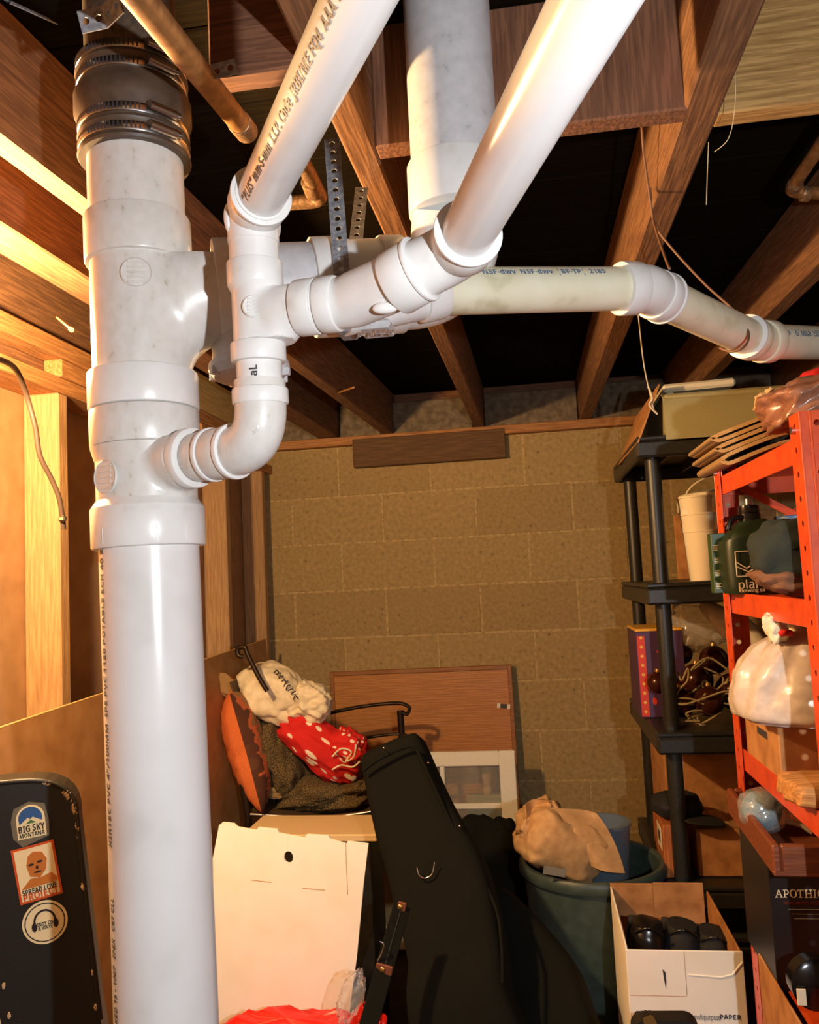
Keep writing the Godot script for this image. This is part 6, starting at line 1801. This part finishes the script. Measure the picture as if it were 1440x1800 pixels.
func build_floor_right() -> void:
	# low crate under the paper carton
	var l := Vector3(0.1417, 0.6390, -1.7560)
	var r := Vector3(0.3672, 0.6405, -1.7560)
	var top := (l.y + r.y) / 2
	var base := top - 0.36
	var cr := thing("wooden_crate", Vector3(0.27, 0, -1.9), "low plank crate holding up the paper carton", "crate")
	for k in 3:
		cbox(cr, "slat", Vector3(l.x - 0.02, 0.012 + k * (base - 0.012) / 3.0, -1.745), Vector3(r.x + 0.02, 0.008 + (k + 1) * (base - 0.012) / 3.0, -1.735), M.old_board_x, 0.002)
		cbox(cr, "slat", Vector3(l.x - 0.02, 0.012 + k * (base - 0.012) / 3.0, -2.1), Vector3(r.x + 0.02, 0.008 + (k + 1) * (base - 0.012) / 3.0, -2.09), M.old_board_x, 0.002)
	cbox(cr, "top_board", Vector3(l.x - 0.02, base - 0.014, -2.089), Vector3(r.x + 0.02, base - 0.001, -1.746), M.old_board_x, 0.002)
	# paper carton with one slanting side
	var o := thing("paper_carton", Vector3(0.27, base, -1.9), "open white printer paper carton holding black shoes", "cardboard box")
	var w := r.x - l.x
	var zf := -1.756
	var zb := -2.085
	var th := 0.004
	cbox(o, "base", Vector3(l.x, base, zb), Vector3(r.x, base + th, zf), M.cardboard, 0.001)
	var fr := cbox(o, "front_panel", Vector3(l.x, base + th, zf - th), Vector3(r.x, top, zf), M.white_card, 0.001)
	cbox(o, "back_panel", Vector3(l.x, base + th, zb), Vector3(l.x + w * 0.44, top + 0.012, zb + th), M.cardboard, 0.001)
	cbox(o, "back_panel", Vector3(l.x + w * 0.44, base + th, zb + 0.001), Vector3(r.x - 0.01, top + 0.014, zb + th), M.cardboard, 0.001)
	cbox(o, "side_panel", Vector3(l.x, base + th, zb + th), Vector3(l.x + th, top + 0.005, zf - th), M.white_card, 0.001)
	cbox(o, "inner_flap", Vector3(l.x + th, base + 0.1, zb + th), Vector3(l.x + th + 0.003, top - 0.003, zf - 0.06), M.cardboard, 0.001)
	cbox(o, "side_panel", Vector3(r.x - th, base + th, zb + th), Vector3(r.x, top - 0.004, zf - th), M.cardboard, 0.001)
	var fz := zf + 0.0004
	cbox(fr, "flap_cut", Vector3(l.x + w * 0.50, top - 0.085, zf), Vector3(l.x + w * 0.504, top - 0.001, fz), M.cardboard, 0.0001)
	cbox(fr, "flap_crease", Vector3(l.x + w * 0.01, top - 0.088, zf), Vector3(l.x + w * 0.5, top - 0.0868, fz), M.kraft_paper, 0.0001)
	plate(fr, "hand_tear", [Vector2(-0.003, 0.012), Vector2(0.0025, 0.006), Vector2(0.003, -0.012), Vector2(0.001, -0.026), Vector2(-0.001, -0.010)], 0.0008, M.print_dark, at(Vector3(l.x + w * 0.32, top - 0.048, zf)))
	for q in [[0.52, -0.046, 0.80, -0.05], [0.80, -0.05, 0.9, -0.044], [0.9, -0.044, 0.99, -0.02]]:
		bar(fr, "crumple_ridge", Vector3(l.x + w * q[0], top + q[1], fz), Vector3(l.x + w * q[2], top + q[3], fz), 0.003, 0.002, M.white_card, 0.0008, Vector3.BACK)
	flat_text(fr, "Office", 0.026, M.print_dark, at(Vector3(0.1804, 0.5099, -1.7560) + Vector3(0, 0, 0.0004)), 0.062)
	flat_text(fr, "multipurpose", 0.0105, M.print_grey, at(Vector3(0.2897, 0.5140, -1.7560) + Vector3(0, 0, 0.0004)), 0.05)
	flat_text(fr, "PAPER", 0.0095, M.print_dark, at(Vector3(0.3339, 0.5152, -1.7560) + Vector3(0, 0, 0.0004)), 0.04, true)
	# shoes
	var sc := [Vector3(0.1932, 0.6308, -1.9000), Vector3(0.2676, 0.6200, -1.9200), Vector3(0.3323, 0.6065, -1.9200)]
	var lab := ["shiny black leather shoe at the left in the carton", "dull black shoe in the middle of the carton", "black suede shoe heel at the right in the carton"]
	for k in 3:
		var s := thing("black_shoe", sc[k], lab[k], "shoe", "shoes in the paper carton")
		var c: Vector3 = sc[k] + Vector3(0.008, -0.035, 0)
		var m: Material = M.shoe_leather if k == 0 else M.black_matte
		put(s, "upper", loft([[c + Vector3(-0.02, -0.14, 0.02), 0.028, 0.03], [c + Vector3(-0.012, -0.09, 0.02), 0.036, 0.042], [c + Vector3(-0.004, -0.04, 0.01), 0.038, 0.044], [c + Vector3(0.0, 0.012, 0.0), 0.036, 0.045], [c + Vector3(0.004, 0.04, 0.0), 0.03, 0.035]], Vector3(1, 0, 0.2), 0.85, 28), m)
		put(s, "sole", loft([[c + Vector3(-0.03, -0.14, -0.03), 0.03, 0.006], [c + Vector3(-0.014, -0.06, -0.04), 0.038, 0.007], [c + Vector3(0.0, 0.03, -0.042), 0.034, 0.007]], Vector3(1, 0, 0.2), 0.8, 20), M.black_matte)
		tube(s, "topline", spline([c + Vector3(-0.03, 0.03, 0.03), c + Vector3(0.0, 0.044, 0.042), c + Vector3(0.03, 0.026, 0.034)], 5), 0.0025, M.shoe_leather, 8)
	# dark case tip with a yellow tag, close to the camera at the bottom
	var d := thing("case_lid_tip", Vector3(0.1651, 0.7073, -1.3500), "rounded black case tip with a yellow sticker in front of the paper carton", "case")
	var dc := Vector3(0.1700, 0.7174, -1.3500)
	var rr := round_rect(0.100, dc.y - 0.012, 0.02)
	plate(d, "shell", rr, 0.03, M.black_tolex, at(Vector3(dc.x, (dc.y - 0.012) * 0.5 + 0.014, -1.35), 0, 0.03))
	plate(d, "yellow_sticker", round_rect(0.018, 0.02, 0.005), 0.001, M.brass, at(Vector3(0.1366, 0.7164, -1.3340), 0, 0.4))
